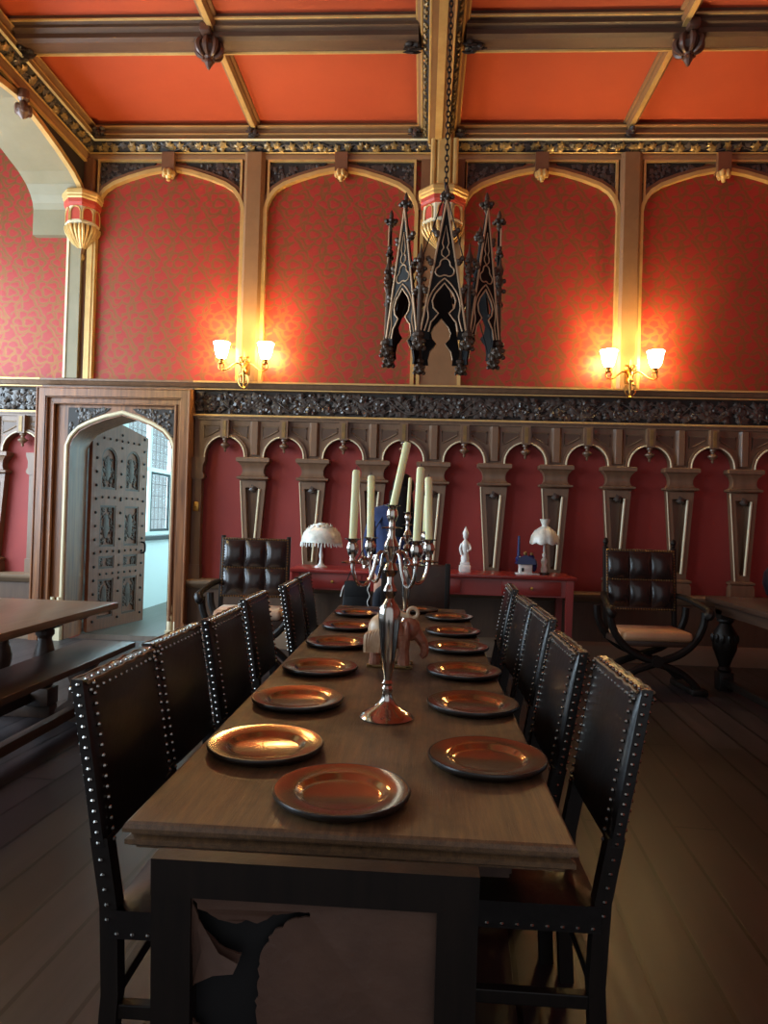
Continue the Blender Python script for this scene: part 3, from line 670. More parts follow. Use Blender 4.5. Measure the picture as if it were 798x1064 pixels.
def corbel(xc, yc_, z0, label, r=.26):
    """half octagonal painted corbel capital; z0 = top"""
    root = thing('corbel_capital', label, 'corbel', (xc, yc_, z0), 0)
    def octa(prof, mb):
        vs = []; n = 8
        for rr, z in prof:
            for k in range(n):
                a = PI/8+k*PI/4; vs.append((rr*math.cos(a)/math.cos(PI/8), min(rr*math.sin(a)/math.cos(PI/8), .055), z))
        fs = [(i*n+k, i*n+(k+1) % n, (i+1)*n+(k+1) % n, (i+1)*n+k) for i in range(len(prof)-1) for k in range(n)]
        fs += [tuple(range(n-1,-1,-1)), tuple((len(prof)-1)*n+k for k in range(n))]; mb.add(vs, fs); return mb
    octa([(r*.9,-.10),(r*.96,-.085),(r*.96,-.065),(r,-.055),(r,-.02),(r*.94,0)], MB()).build('gilt_abacus', M['gold'], root, smooth=0)
    octa([(r*.80,-.175),(r*.86,-.165),(r*.90,-.14),(r*.90,-.10)], MB()).build('red_band', M['corbel_red'], root, smooth=0)
    octa([(r*.76,-.36),(r*.82,-.35),(r*.82,-.335),(r*.78,-.33),(r*.78,-.175)], MB()).build('drum', M['cream'], root, smooth=0)
    octa([(r*.08,-.66),(r*.16,-.63),(r*.22,-.58),(r*.48,-.50),(r*.66,-.42),(r*.72,-.36)], MB()).build('tapered_foot', M['tan'], root, smooth=0)
    for k in range(8):
        a = k*PI/4; Mx = Matrix.Rotation(a+PI/2, 4, 'Z')
        if math.sin(a) > .5: continue
        n = MB().prism([(-.045,-.32),(.045,-.32)]+arc(0, -.25, .045, 0, 180, 8, .06), .008, lambda p, q, c: (p, -(r*.78)-.004+c, q)); n.xf(Matrix.Rotation(a+PI/2, 4, 'Z')); n.build('red_niche', M['corbel_red'], root, smooth=0)
        b = MB().tube([(p, -(r*.78)-.006, q) for p, q in [(-.055,-.33)]+arc(0, -.25, .055, 180, 0, 8, .07)+[(.055,-.33)]], .008, 6); b.xf(Mx); b.build('niche_moulding', M['gold'], root)
        for s in (-.05, 0, .05):
            l = MB().tube(spline([(s,-(r*.80),-.37),(s*.9,-(r*.78),-.42),(s*.6,-(r*.56),-.50),(s*.2,-(r*.2),-.585)],4), [.018]*6+[.016]*4+[.012]*3, 6); l.xf(Mx); l.build('gilt_leaf', M['gold'], root)
    MB().ball((0,0,-.675), .035, 8, 6, 1.3).build('tip', M['gold'], root)
    return root
corbel(.12, WY-.06, 4.87, 'painted octagonal corbel capital in the centre of the wall behind the chandelier')
corbel(-3.80, WY-.06, 4.84, 'painted octagonal corbel capital in the left corner beside the grey arch soffit', .20)

# ---------------------------------------------------------------- cornice of the end wall and of the left wall
def cornice(L, mp, name, label, seed):
    """profile in (out from wall, z) swept along L ; mp(u, out, z)"""
    prof = lambda pts, mb: mb.prism(pts, L, lambda a, b, c: mp(c, a, b))
    lo = prof([(0,5.245),(.045,5.245),(.055,5.26),(.055,5.30),(.045,5.31),(0,5.31)], MB()).build(name, M['tan']); struct(lo, label, 'cornice')
    prof([(0,5.31),(.05,5.31),(.06,5.318),(.05,5.326),(0,5.326)], MB()).build('lower_bead', M['gold'], lo, smooth=0)
    prof([(0,5.325),(.035,5.325),(.13,5.405),(0,5.405)], MB()).build('frieze_ground', M['carve_ground'], lo, smooth=0)
    prof([(0,5.405),(.14,5.405),(.152,5.415),(.14,5.428),(0,5.428)], MB()).build('white_bead', M['cream'], lo, smooth=0)
    prof([(0,5.428),(.12,5.428),(.12,5.455),(.15,5.462),(.15,5.475),(.12,5.48),(.13,5.52),(.17,5.535),(.17,5.55),(.14,5.555),(.12,5.60),(0,5.60)], MB()).build('ceiling_moulding', M['tan'], lo, smooth=0)
    g = MB(); prof([(.145,5.463),(.156,5.463),(.156,5.474),(.145,5.474)], g); prof([(.165,5.537),(.176,5.537),(.176,5.548),(.165,5.548)], g); g.build('gilt_bead', M['gold'], lo, smooth=0)
    dx, dz = .095, .08; ln = math.hypot(dx, dz)
    def place(u, v, h): t_ = v/ln; return mp(u, .035+dx*t_+h*dz/ln, 5.325+dz*t_-h*dx/ln)
    mv, ml = MB(), MB(); q = random.Random(seed)
    mv.tube([place(L*i/(L*26), ln/2+.03*math.sin(2*PI*(i/26)/.36), .012) for i in range(int(L*26)+1)], .007, 5)
    u = .06
    while u < L-.06:
        for j in range(3): leaf(ml, place, u+q.uniform(-.04,.04), ln/2+q.uniform(-.026,.026), q.uniform(.034,.05), q.uniform(0,6), .022, 5, .006)
        leaf(mv, place, u+.08, ln/2+q.uniform(-.03,.03), .045, q.uniform(0,6), .014, 4, .002)
        u += .15
    ml.build('gilt_leaves', M['gold_leaf'], lo); mv.build('dark_vine', M['carve_dark'], lo)
    return lo
cornice(7.70, lambda u, a, z: (XL+u, WY-a, z), 'trim_6', 'gilt cornice with leafy frieze along the end wall', 21)
cornice(9.9, lambda u, a, z: (XL+a, WY-u, z), 'trim_7', 'gilt cornice with leafy frieze along the left wall', 22)

# ---------------------------------------------------------------- ceiling beams, ribs, bosses
CBX = .05
def main_beam(xc, label):
    root = thing('ceiling_beam', label, 'beam', (xc, 0, ZC))
    y0, y1 = -2.6, WY-.10
    pr = lambda pts, mb: mb.prism(pts, y1-y0, lambda a, b, c: (a, y0+c, b))
    pr([(-.22,0),(-.22,-.03),(-.17,-.10),(-.165,-.11),(-.10,-.195),(-.09,-.22),(.09,-.22),(.10,-.195),(.165,-.11),(.17,-.10),(.22,-.03),(.22,0)], MB()).build('beam_body', M['tan'], root, smooth=0)
    for s in (-1, 1):
        g = MB(); g.tube([(s*.172,y0,-.105),(s*.172,y1,-.105)], .011, 6); g.tube([(s*.096,y0,-.212),(s*.096,y1,-.212)], .012, 6); g.tube([(s*.215,y0,-.035),(s*.215,y1,-.035)], .01, 6); g.build('gilt_bead', M['gold'], root)
        pr([(s*.160,-.114),(s*.160,-.122),(s*.105,-.197),(s*.105,-.185)], MB()).build('frieze_ground', M['carve_ground'], root, smooth=0)
        nx, nz = s*.085, -.065; ln = math.hypot(nx, nz)
        # direction across the band and its outward normal
        ax, az = -s*.055, -.075; al = math.hypot(ax, az); ox_, oz_ = s*.075/al, -.055/al
        def place(u, v, h): return (s*.160+ax*v/al+ox_*h, y0+u, -.122+az*v/al+oz_*h)
        ml = MB(); q = random.Random(31+s); u = 5.5
        while u < y1-y0-.05:
            for j in range(2): leaf(ml, place, u+q.uniform(-.02,.02), al/2+q.uniform(-.016,.016), q.uniform(.02,.03), q.uniform(0,6), .018, 5, .004)
            u += .075
        ml.build('carved_leaves', M['gold_leaf'], root)
    MB().box(-.035,.035,y0,y1,-.235,-.22).build('centre_fillet', M['gold'], root, smooth=0)
    return root
main_beam(CBX, 'wide central ceiling beam with gilt edges and leafy bands running to the end wall')
def cross_beam(x0, x1, yc_, label):
    root = thing('cross_beam', label, 'beam', ((x0+x1)/2, yc_, ZC), 0, 'shade-darkened cross beams of the ceiling')
    h = (x1-x0)/2
    MB().prism([(-.20,0),(-.20,-.03),(-.15,-.045),(-.15,-.07),(-.10,-.085),(-.10,-.125),(-.06,-.14),(.06,-.14),(.10,-.125),(.10,-.095),(.15,-.08),(.15,-.045),(.20,-.03),(.20,0)], 2*h, lambda a, b, c: (-h+c, a, b)).build('beam_body', M['beam'], root, smooth=0)
    g = MB(); g.tube([(-h,.108,-.126),(h,.108,-.126)], .016, 6); g.tube([(-h,-.195,-.035),(h,-.195,-.035)], .012, 6); g.build('gilt_bead', M['gold'], root)
    return root
CYB = 5.87
for yb, w in ((CYB, 'near the top edge of the view'), (CYB-1.95, 'overhead above the view')):
    cross_beam(XL+.15, CBX-.2, yb, 'shade-darkened ceiling cross beam left of the central beam, '+w)
    cross_beam(CBX+.2, XR, yb, 'shade-darkened ceiling cross beam right of the central beam, '+w)
def rib(xc, label):
    root = thing('ceiling_rib', label, 'rib', (xc, 0, ZC), 0, 'slim gilt ceiling ribs')
    y0, y1 = 3.0, WY-.13
    MB().prism([(-.07,0),(-.07,-.02),(-.045,-.03),(-.045,-.055),(-.025,-.075),(.025,-.075),(.045,-.055),(.045,-.03),(.07,-.02),(.07,0)], y1-y0, lambda a, b, c: (a, y0+c, b)).build('rib_body', M['tan'], root, smooth=0)
    MB().box(-.022,.022,y0,y1,-.084,-.074).build('gilt_fillet', M['gold'], root, smooth=0)
rib(-1.915, 'slim ceiling rib of the left bay with gilt fillet')
rib(2.03, 'slim ceiling rib of the right bay with gilt fillet')
def boss(x, y, label):
    root = thing('ceiling_boss', label, 'boss', (x, y, ZC-.06), 0, 'turned ceiling bosses'); root.scale = (.80,.80,.92)
    d = MB().lathe([(.09,.06),(.10,.03),(.085,.0),(.06,-.02),(.075,-.05),(.115,-.10),(.12,-.14),(.085,-.19),(.045,-.215),(.035,-.23),(.045,-.25),(.045,-.275),(.03,-.295),(.02,-.32),(.002,-.335)], (0,0,0), 8, None); d.build('drop', M['boss'], root, smooth=20)
    l = MB()
    for k in range(8):
        a = k*PI/4
        l.tube(spline([(.06*math.cos(a),.06*math.sin(a),-.02),(.10*math.cos(a),.10*math.sin(a),-.08),(.135*math.cos(a),.135*math.sin(a),-.13),(.12*math.cos(a),.12*math.sin(a),-.185),(.06*math.cos(a),.06*math.sin(a),-.22)],3), [.02,.024,.028,.03,.032,.034,.034,.032,.03,.026,.022,.018,.012], 6)
    l.build('carved_petals', M['boss'], root)
    c = MB()
    for s in (-1,1):
        c.box(-.085+s*.10,.085+s*.10,-.06,.06,-.07,.02,.02); c.box(-.06,.06,-.085+s*.10,.085+s*.10,-.07,.02,.02)
    c.build('collar', M['boss'], root)
boss(-1.955, CYB-.03, 'dark carved drop boss hanging from the ceiling at upper left')
boss(2.09, CYB-.03, 'dark carved drop boss hanging from the ceiling at upper right')
def leaf_boss(x, y, z, label, s=1.0):
    mb = MB(); q = random.Random(int(abs(x*100+y*10)))
    for k in range(7):
        a = q.uniform(0, 6.28); r = q.uniform(.02,.055)*s; c = Vector((r*math.cos(a), r*math.sin(a), -q.uniform(.0,.05)*s))
        mb.ball(c, .028*s, 7, 5, q.uniform(.8,1.7), 1, .7, Matrix.Rotation(q.uniform(0,3), 4, 'X'))
        pl = lambda u, v, h: (c.x+u, c.y+v*.5, c.z-.02-h+v*.5); leaf(mb, pl, 0, 0, .05*s, a, .02, 4)
    o = mb.build('leaf_boss', M['carve_dark'], None, 35, (x, y, z)); tag(o, label, 'boss', 'small leaf bosses of the ceiling')
leaf_boss(-1.915, WY-.17, 5.51, 'carved leaf knot where the left ceiling rib meets the cornice')
leaf_boss(2.03, WY-.17, 5.51, 'carved leaf knot where the right ceiling rib meets the cornice')
leaf_boss(XL+.20, WY-.19, 5.50, 'carved leaf knot in the left corner of the ceiling')
leaf_boss(CBX-.25, WY-.18, 5.50, 'carved leaf knot left of the central beam above the cornice')
leaf_boss(CBX+.25, WY-.18, 5.50, 'carved leaf knot right of the central beam above the cornice')
leaf_boss(CBX-.25, CYB+.02, 5.50, 'carved leaf knot left of the central beam at the top of the view', 1.3)
leaf_boss(CBX+.25, CYB+.02, 5.50, 'carved leaf knot right of the central beam at the top of the view', 1.3)
leaf_boss(XL+.17, CYB+.02, 5.50, 'carved leaf knot at the left end of the cross beam', 1.3)
lp = MB(); lp.lathe([(.05,.10),(.05,.02),(.03,0),(.045,-.03),(.075,-.07),(.07,-.10),(.03,-.14),(.002,-.16)], (0,0,0), 10)
for k in range(6): lp.ball((.055*math.cos(k*PI/3),.055*math.sin(k*PI/3),-.075), .028, 7, 5, 1.6)
o = lp.build('arch_pendant', M['boss'], None, 35, (XL+.09, 6.03, 5.08)); tag(o, 'dark drop pendant at the crown of the left wall arch', 'pendant')

# ================================================================== SCONCES
def make_sconce():
    root = thing('wall_lamp', 'x', 'wall lamp', (0,0,0))
    st = MB()
    st.lathe([(.012,-.26),(.022,-.25),(.012,-.235),(.01,-.2),(.016,-.12),(.03,-.09),(.03,-.07),(.016,-.05),(.012,.0),(.022,.04),(.012,.08),(.004,.14)], (0,-.10,0), 10)
    st.box(-.045,.045,-.035,.0,-.10,.06,.01); st.tube([(0,-.02,-.02),(0,-.10,-.02)], .012, 8)
    st.build('stem', M['brass'], root)
    lw = MB()
    for s in (-1,1):
        lw.tube([(s*(.055*math.cos(t)*(1-.12*t)), -.11, -.16+.075*math.sin(t)*(1-.12*t)) for t in [i*.45-1.4 for i in range(12)]], .006, 6)
        lw.tube([(s*(.03+.03*math.cos(t)), -.11, .05+.03*math.sin(t)) for t in [i*.5-2.5 for i in range(10)]], .006, 6)
        lw.tube(spline([(0,-.105,.0),(s*.03,-.13,.06),(s*.06,-.12,.07)],5), .007, 6)
    lw.build('scroll_ornament', M['brass'], root)
    for s in (-1,1):
        a = MB(); a.tube(spline([(s*.01,-.10,-.04),(s*.05,-.11,.005),(s*.10,-.125,.0),(s*.16,-.14,-.05),(s*.215,-.15,-.075),(s*.255,-.15,-.055),(s*.255,-.15,-.01),(s*.235,-.15,.01)],6), .008, 7)
        a.tube([(s*(.225+.03*math.cos(t)*(1-.1*t)), -.15, -.03+.03*math.sin(t)*(1-.1*t)) for t in [i*.6 for i in range(9)]], .005, 6)
        a.lathe([(.006,-.01),(.028,.0),(.03,.012),(.02,.02),(.024,.035),(.03,.045)], (s*.235,-.15,.0), 12); a.build('arm', M['brass'], root)
        g = MB().lathe([(.028,.045),(.045,.06),(.062,.10),(.072,.15),(.078,.19),(.088,.215),(.085,.217),(.074,.19),(.066,.15),(.055,.10),(.035,.068),(.01,.06)], (s*.235,-.15,.0), 20); g.build('glass_shade', M['glow'], root)
    return root
sc0 = make_sconce(); sc0.location = (-1.935, WY-.06, 3.00); sc0['label'] = 'two-armed brass wall lamp with lit glass shades, left of the chandelier'; sc0['group'] = 'lit double wall lamps'
dup(sc0, (2.09, WY-.06, 2.98), 0, 'two-armed brass wall lamp with lit glass shades, right of the chandelier', 'lit double wall lamps')
for y in (4.575,): dup(sc0, (XL+.01, y, 3.0), PI/2, 'added unseen two-armed wall lamp on a left pier, brightening the ceiling', 'added unseen wall lamps on the left piers')  # extra lamp out of view, added to lift the ceiling light

for x0, z0 in ((-1.935, 3.00), (2.09, 2.98)):       # the bulb inside each open glass shade
    for s_ in (-1,1):
        l = bpy.data.lights.new('lamp_bulb', 'POINT'); l.energy = 42; l.color = (1,.73,.36); l.shadow_soft_size = .025
        o = bpy.data.objects.new('lamp_bulb', l); col.objects.link(o); o.location = (x0+s_*.235, WY-.21, z0+.13)
# ================================================================== CHANDELIER
ch = thing('crown_chandelier', 'black gothic crown chandelier of pointed gilt-lined gables hanging on a chain', 'chandelier', (.085, 4.22, 2.40))
S_ = .272; AP = S_*1.2071; GH = .80
def gable_contours():
    h = S_/2-.004
    hole = []
    o = [(-h,.02),(-h+.055,.02)]
    cus = [(-h+.05,.06),(-h+.062,.115),(-.052,.135),(-.030,.165),(-.058,.195),(-.066,.235),(-.05,.275),(-.02,.31),(0,.335)]
    arch_ = cus+[(-x, z) for x, z in reversed(cus[:-1])]
    outer = o+arch_+[(h-.055,.02),(h,.02),(h,.06),(0,GH),(-h,.06)]
    tre = []
    for k, a0 in enumerate((90,210,330)):
        cx, cz = .026*math.cos(math.radians(a0)), .415+.026*math.sin(math.radians(a0))
        tre += arc(cx, cz, .025, a0-100, a0+100, 8)
    drop = [(0,.475),(.018,.495),(.018,.515),(.008,.535),(.016,.56),(0,.66),(-.016,.56),(-.008,.535),(-.018,.515),(-.018,.495)]
    return outer, arch_, tre, drop
go, ga, gt, gd = gable_contours()
gpm = MB().plate([go], .014, lambda a, b, c: (a, -.007+c, b))
gl = MB()
for s in (-1,1): gl.tube([(s*(S_/2-.008), -.011, .06),(0,-.011,GH)], .006, 6)
gl.tube([(x,-.010,z) for x, z in ga], .0045, 6)
big = [(-S_/2+.03,.065),(-.085,.14),(-.092,.20),(-.075,.27),(-.035,.33),(0,.362)]
gl.tube([(x,-.010,z) for x, z in spline([Vector((a,b)) for a, b in big],3)], .0042, 5); gl.tube([(-x,-.010,z) for x, z in spline([Vector((a,b)) for a, b in big],3)], .0042, 5)
gl.tube([(x*1.12,-.010,(z-.415)*1.12+.415) for x, z in gt], .0042, 5, closed=True); gl.tube([(x*1.15,-.010,z) for x, z in gd], .0038, 5, closed=True)
gf = MB(); gf.lathe([(.004,-.04),(.008,0),(.016,.01),(.01,.025),(.024,.045),(.026,.055),(.012,.07),(.014,.085),(.004,.115)], (0,0,GH-.02), 8)
for k in range(5): gf.ball((.03*math.cos(k*1.256),.03*math.sin(k*1.256),GH+.025), .016, 6, 5, .9)
crs = []
for s in (-1,1):
    for z in (.30,.46,.62):
        x = s*(S_/2-.004)*(GH-z)/(GH-.06); cr = MB(); crs.append(cr); cr.ball((x+s*.018,0,z), .021, 7, 5, .8); cr.ball((x+s*.034,0,z+.018), .016, 6, 4); cr.ball((x+s*.016,-.014,z-.016), .014, 6, 4)
proto = {'plate': gpm, 'gilt': gl, 'finial': gf}; first = None
for k in range(8):
    Mx = Matrix.Rotation(k*PI/4, 4, 'Z') @ Matrix.Translation((0,-AP,0))
    if first is None:
        g = gpm.build('gable', M['iron'], ch, smooth=0); gl.build('gilt_tracery', M['iron_gold'], g); gf.build('finial', M['iron_boss'], g); [c_.build('crocket', M['iron_boss'], g) for c_ in crs]; first = g
    else: g = copy_tree(first, ch)
    g.rotation_euler = (0,0,k*PI/4); g.location = Mx.to_translation()
cb0 = None
for k in range(8):
    a = PI/8+k*PI/4; R_ = AP/math.cos(PI/8)
    if cb0 is None:
        mb = MB(); mb.lathe([(.002,-.085),(.02,-.075),(.03,-.05),(.034,-.03),(.026,-.015),(.036,-.005),(.036,.012),(.022,.02),(.014,.06),(.012,.30),(.02,.32),(.012,.34),(.024,.37),(.012,.40),(.022,.44),(.008,.48),(.003,.52)], (0,0,.04), 8)
        q = random.Random(4)
        for j in range(14): mb.ball((.03*math.cos(j*1.9),.03*math.sin(j*1.9),-.03+.012*(j % 5)), .014, 6, 4)
        for j in range(10): mb.ball((.024*math.cos(j*2.1),.024*math.sin(j*2.1),.36+.02*(j % 6)), .014, 6, 4)
        p = mb.build('corner_pinnacle', M['iron_boss'], ch); cb0 = p
    else: p = copy_tree(cb0, ch)
    p.location = (R_*math.cos(a), R_*math.sin(a), 0)
arms = MB()
for k in range(4):
    a = k*PI/2+PI/8; R_ = AP*.95
    arms.tube([(R_*math.cos(a), R_*math.sin(a), .06), (0,0,1.02)], .0035, 6)
arms.lathe([(.002,.96),(.03,.98),(.03,1.0),(.01,1.02),(.012,1.06),(.004,1.07)], (0,0,0), 10); arms.build('hanger_rods', M['iron'], ch)
cc = MB(); z = 1.06; i = 0
while z < 5.36-2.40:
    pl = [(.011*math.cos(t), 0, z+.02+.022*math.sin(t)) for t in [2*PI*j/10 for j in range(10)]]
    if i % 2: pl = [(0, x, zz) for x, _, zz in pl]
    cc.tube(pl, .0042, 5, closed=True); z += .034; i += 1
cc.build('chain', M['iron'], ch)

# ================================================================== DINING TABLE
TX0, TX1, TY0, TY1, TZ = -.59, .32, 1.415, 5.08, .76
tb = thing('dining_table', 'long dark oak refectory table set with plates and candelabra', 'table', ((TX0+TX1)/2, (TY0+TY1)/2, 0))
hx, hy = (TX1-TX0)/2, (TY1-TY0)/2
tp = MB(); vs = []; fs = []
prof = [(0,0),(.006,-.004),(.010,-.012),(.010,-.020),(-.004,-.026),(-.004,-.03),(.006,-.036),(.006,-.046),(-.012,-.056),(-.012,-.06)]
for d, z in prof:
    for sx, sy in ((-1,-1),(1,-1),(1,1),(-1,1)): vs.append((sx*(hx+d), sy*(hy+d), TZ+z))
for i in range(len(prof)-1):
    for k in range(4): fs.append((i*4+k, i*4+(k+1) % 4, (i+1)*4+(k+1) % 4, (i+1)*4+k))
fs += [(0,1,2,3), tuple((len(prof)-1)*4+k for k in (3,2,1,0))]
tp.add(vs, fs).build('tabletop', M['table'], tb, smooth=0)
ap = MB()
for s in (-1,1): ap.box(s*(hx-.11)-.018, s*(hx-.11)+.018, -hy+.2, hy-.2, TZ-.165, TZ-.06); ap.box(-hx+.1, hx-.1, s*(hy-.2)-.018, s*(hy-.2)+.018, TZ-.165, TZ-.06)
ap.build('apron', M['table_dark'], tb, smooth=0)
def turned_leg(h, r=.055):
    m = MB(); m.box(-r,r,-r,r,h-.15,h,.004); m.box(-r,r,-r,r,0,.16,.004)
    m.lathe([(r*.8,.16),(r*.95,.175),(r*.6,.2),(r*.7,.24),(r*1.15,.33),(r*1.2,.38),(r*.75,h-.26),(r*.6,h-.22),(r*.95,h-.19),(r*.95,h-.17),(r*.75,h-.15)], (0,0,0), 14); return m
lg0 = None
for sy in (-.8, .0, .8):
    for sx in (-1,1):
        if lg0 is None: lg0 = turned_leg(TZ-.06, .042).build('leg', M['table_dark'], tb); l = lg0
        else: l = copy_tree(lg0, tb)
        l.location = (sx*.085, sy*(hy-.20), 0)
sr = MB()
sr.box(-.03, .03, -hy+.55, hy-.55, .12, .17)
for sy in (-.8, 0, .8): sr.box(-.15, .15, sy*(hy-.2)-.045, sy*(hy-.2)+.045, 0, .07, .006); sr.box(-.34, .34, sy*(hy-.2)-.04, sy*(hy-.2)+.04, TZ-.13, TZ-.058, .006)
sr.build('stretcher', M['table_dark'], tb, smooth=0)

# ---------------------------------------------------------------- plates
def make_plate():
    root = thing('charger_plate', 'x', 'plate', (0,0,0))
    MB().lathe([(.001,.006),(.085,.006),(.095,.009),(.103,.017),(.112,.020),(.146,.024),(.1525,.0245),(.1535,.023),(.150,.019),(.11,.012),(.09,.004)], (0,0,0), 48).build('plate_face', M['plate'], root, smooth=40)
    MB().lathe([(.08,0),(.10,0),(.118,.003),(.150,.008),(.157,.014),(.1585,.020),(.1565,.0245),(.1525,.0245),(.11,.0115),(.085,.003)], (0,0,0), 48).build('dark_rim', M['plate_dark'], root, smooth=40)
    return root
pl0 = make_plate(); first = True
spots = [(-.167,1.588,'copper coloured charger plate at the near end of the table')]
LY = (1.885,2.375,2.89,3.48,4.03,4.60); RY = (1.865,2.41,2.93,3.48,3.97,4.56)
lw = ('first from the near end, yellowish','second from the near end','third from the near end','fourth from the near end','fifth from the near end','farthest of the row')
for y, w in zip(LY, lw): spots.append((-.41, y, 'copper charger plate on the left of the table, '+w))
for y, w in zip(RY, ('first from the near end',)+lw[1:]): spots.append((.19, y, 'copper charger plate on the right of the table, '+w))
spots.append((-.03,4.88,'copper coloured charger plate at the far head of the table'))
for x, y, l in spots:
    if first: pl0.location = (x,y,TZ); pl0['label'] = l; pl0['group'] = 'charger plates on the dining table'; first = False
    else: dup(pl0, (x,y,TZ), rnd.uniform(0,6), l, 'charger plates on the dining table')

# ================================================================== DINING CHAIRS
def make_chair():
    root = thing('dining_chair', 'x', 'chair', (0,0,0))
    w, sz = .222, .45; yb, lean = -.205, .092; top = .995; bot = .60
    yy = lambda z: yb-lean*max(0, (z-sz))/(top-sz)
    # back cushion: leaning slab with a bellied front
    nx, nz = 14, 14; vs = []; fs = []; th = .046
    for side in (0,1):
        for j in range(nz+1):
            vj = .5-.5*math.cos(PI*j/nz); z = bot+(top-bot)*vj
            for i in range(nx+1):
                ui = .5-.5*math.cos(PI*i/nx); x = -w+2*w*ui; b = .022*(math.sin(PI*ui)*math.sin(PI*vj))**.4-.012 if 0 < i < nx and 0 < j < nz else -.012
                sag = -.006*math.sin(PI*i/nx) if j == nz else 0
                vs.append((x, yy(z)+(th/2+b if side == 0 else -th/2-b*.5), z+sag))
    n1 = (nx+1)*(nz+1); idx = lambda s, j, i: s*n1+j*(nx+1)+i
    for j in range(nz):
        for i in range(nx): fs += [(idx(0,j,i),idx(0,j,i+1),idx(0,j+1,i+1),idx(0,j+1,i)),(idx(1,j,i+1),idx(1,j,i),idx(1,j+1,i),idx(1,j+1,i+1))]
    for j in range(nz): fs += [(idx(0,j,0),idx(0,j+1,0),idx(1,j+1,0),idx(1,j,0)),(idx(0,j+1,nx),idx(0,j,nx),idx(1,j,nx),idx(1,j+1,nx))]
    for i in range(nx): fs += [(idx(0,nz,i),idx(0,nz,i+1),idx(1,nz,i+1),idx(1,nz,i)),(idx(0,0,i+1),idx(0,0,i),idx(1,0,i),idx(1,0,i+1))]
    back = MB().add(vs, fs).build('backrest', M['leather'], root, smooth=40)
    nl = MB()
    nb = 15
    for j in range(nb+1):
        z = bot+.01+(top-.012-bot-.01)*j/nb
        for s in (-1,1):
            nl.ball((s*(w-.026), yy(z)+th/2+.002, z), .0062, 6, 4); nl.ball((s*(w+.001), yy(z), z), .0062, 6, 4); nl.ball((s*(w-.026), yy(z)-th/2-.002, z), .0062, 6, 4)
    for i in range(13):
        x = -w+.02+(2*w-.04)*i/12
        nl.ball((x, yy(top)+th/2+.001, top-.028), .0062, 6, 4); nl.ball((x, yy(top)-th/2-.001, top-.028), .0062, 6, 4); nl.ball((x, yy(top)+.012, top-.002), .005, 6, 4)
    fy = MB()
    for d in (th/2-.002, -th/2+.002): fy.tube([(x, yy(top)+d+.002*math.sin(x*90), top-.004-.004*abs(math.sin(x*37))) for x in [-w+.01+(2*w-.02)*i/24 for i in range(25)]], .0042, 5)
    fy.build('frayed_edge', M['frayed'], back)
    nl.build('back_studs', M['nail'], back)['kind'] = 'stuff'
    for s in (-1,1):                          # rear legs running up into the back posts
        x0 = s*(w-.022); a = .021
        pts = [(0,-.165-.045),(.25,-.195),(.46,yb),(bot+.02,yy(bot+.02))]
        vs = []; fs = []
        for z, y in pts: vs += [(x0-a,y-a,z),(x0+a,y-a,z),(x0+a,y+a,z),(x0-a,y+a,z)]
        for i in range(3):
            for k in range(4): fs.append((i*4+k,i*4+(k+1) % 4,(i+1)*4+(k+1) % 4,(i+1)*4+k))
        fs += [(3,2,1,0),(12,13,14,15)]
        l = MB().add(vs, fs).build('leg', M['chair_wood'], root, smooth=0)
        sd = MB()
        for j in range(5): z = .43+.035*j; sd.ball((x0+s*(a+.001), yy(z), z), .0062, 6, 4)
        sd.build('post_studs', M['nail'], l)['kind'] = 'stuff'
        MB().box(x0-a,x0+a,.165,.207,0,.40,.004).build('leg', M['chair_wood'], root, smooth=0)
    # seat
    vs = []; fs = []; n = 10; d0, d1 = -.20, .215
    for j in range(n+1):
        for i in range(n+1):
            u, v = i/n, j/n; dome = .032*(math.sin(PI*u)*math.sin(PI*v))**.45
            vs.append((-w+2*w*u, d0+(d1-d0)*v, .452+dome))
    for j in range(n):
        for i in range(n): fs.append((j*(n+1)+i, j*(n+1)+i+1, (j+1)*(n+1)+i+1, (j+1)*(n+1)+i))
    st = MB().add(vs, fs); st.box(-w,w,d0,d1,.385,.452); seat = st.build('seat', M['leather'], root, smooth=40)
    ns = MB()
    for i in range(11):
        y = d0+.02+(d1-d0-.04)*i/10
        for s in (-1,1): ns.ball((s*(w+.001), y, .398), .006, 6, 4)
        x = -w+.02+(2*w-.04)*i/10; ns.ball((x, d1+.001, .398), .006, 6, 4)
    ns.build('seat_studs', M['nail'], seat)['kind'] = 'stuff'
    for s in (-1,1): MB().box(s*(w-.022)-.014, s*(w-.022)+.014, -.19, .17, .19, .225, .003).build('stretcher', M['chair_wood'], root, smooth=0)
    MB().box(-w+.03,w-.03,.175,.20,.27,.305,.003).build('stretcher', M['chair_wood'], root, smooth=0)
    MB().box(-w+.03,w-.03,-.21,-.185,.22,.255,.003).build('stretcher', M['chair_wood'], root, smooth=0)
    return root
c0 = make_chair(); first = True
GR = 'studded black leather chairs along the dining table'
cs = []
for y, dx, w in ((1.845,0,'nearest of the row, at lower left'),(2.325,-.02,'second from the near end'),(2.83,.0,'third from the near end'),(3.52,-.035,'fourth from the near end'),(4.28,.0,'fifth from the near end'),(4.82,-.01,'farthest of the row')):
    cs.append((-.518+dx, y, -PI/2+math.radians(rnd.uniform(-1,1)), 'studded black leather dining chair left of the table, '+w))
for y, dx, a, w in ((1.985,.0,0,'nearest of the row, at right'),(2.47,-.045,0,'second from the near end'),(3.23,-.0,0,'third from the near end'),(3.75,.0,1,'fourth from the near end'),(4.52,.02,-3,'farthest, before the red desk')):
    cs.append((.272+dx, y, PI/2+math.radians(a), 'studded black leather dining chair right of the table, '+w))
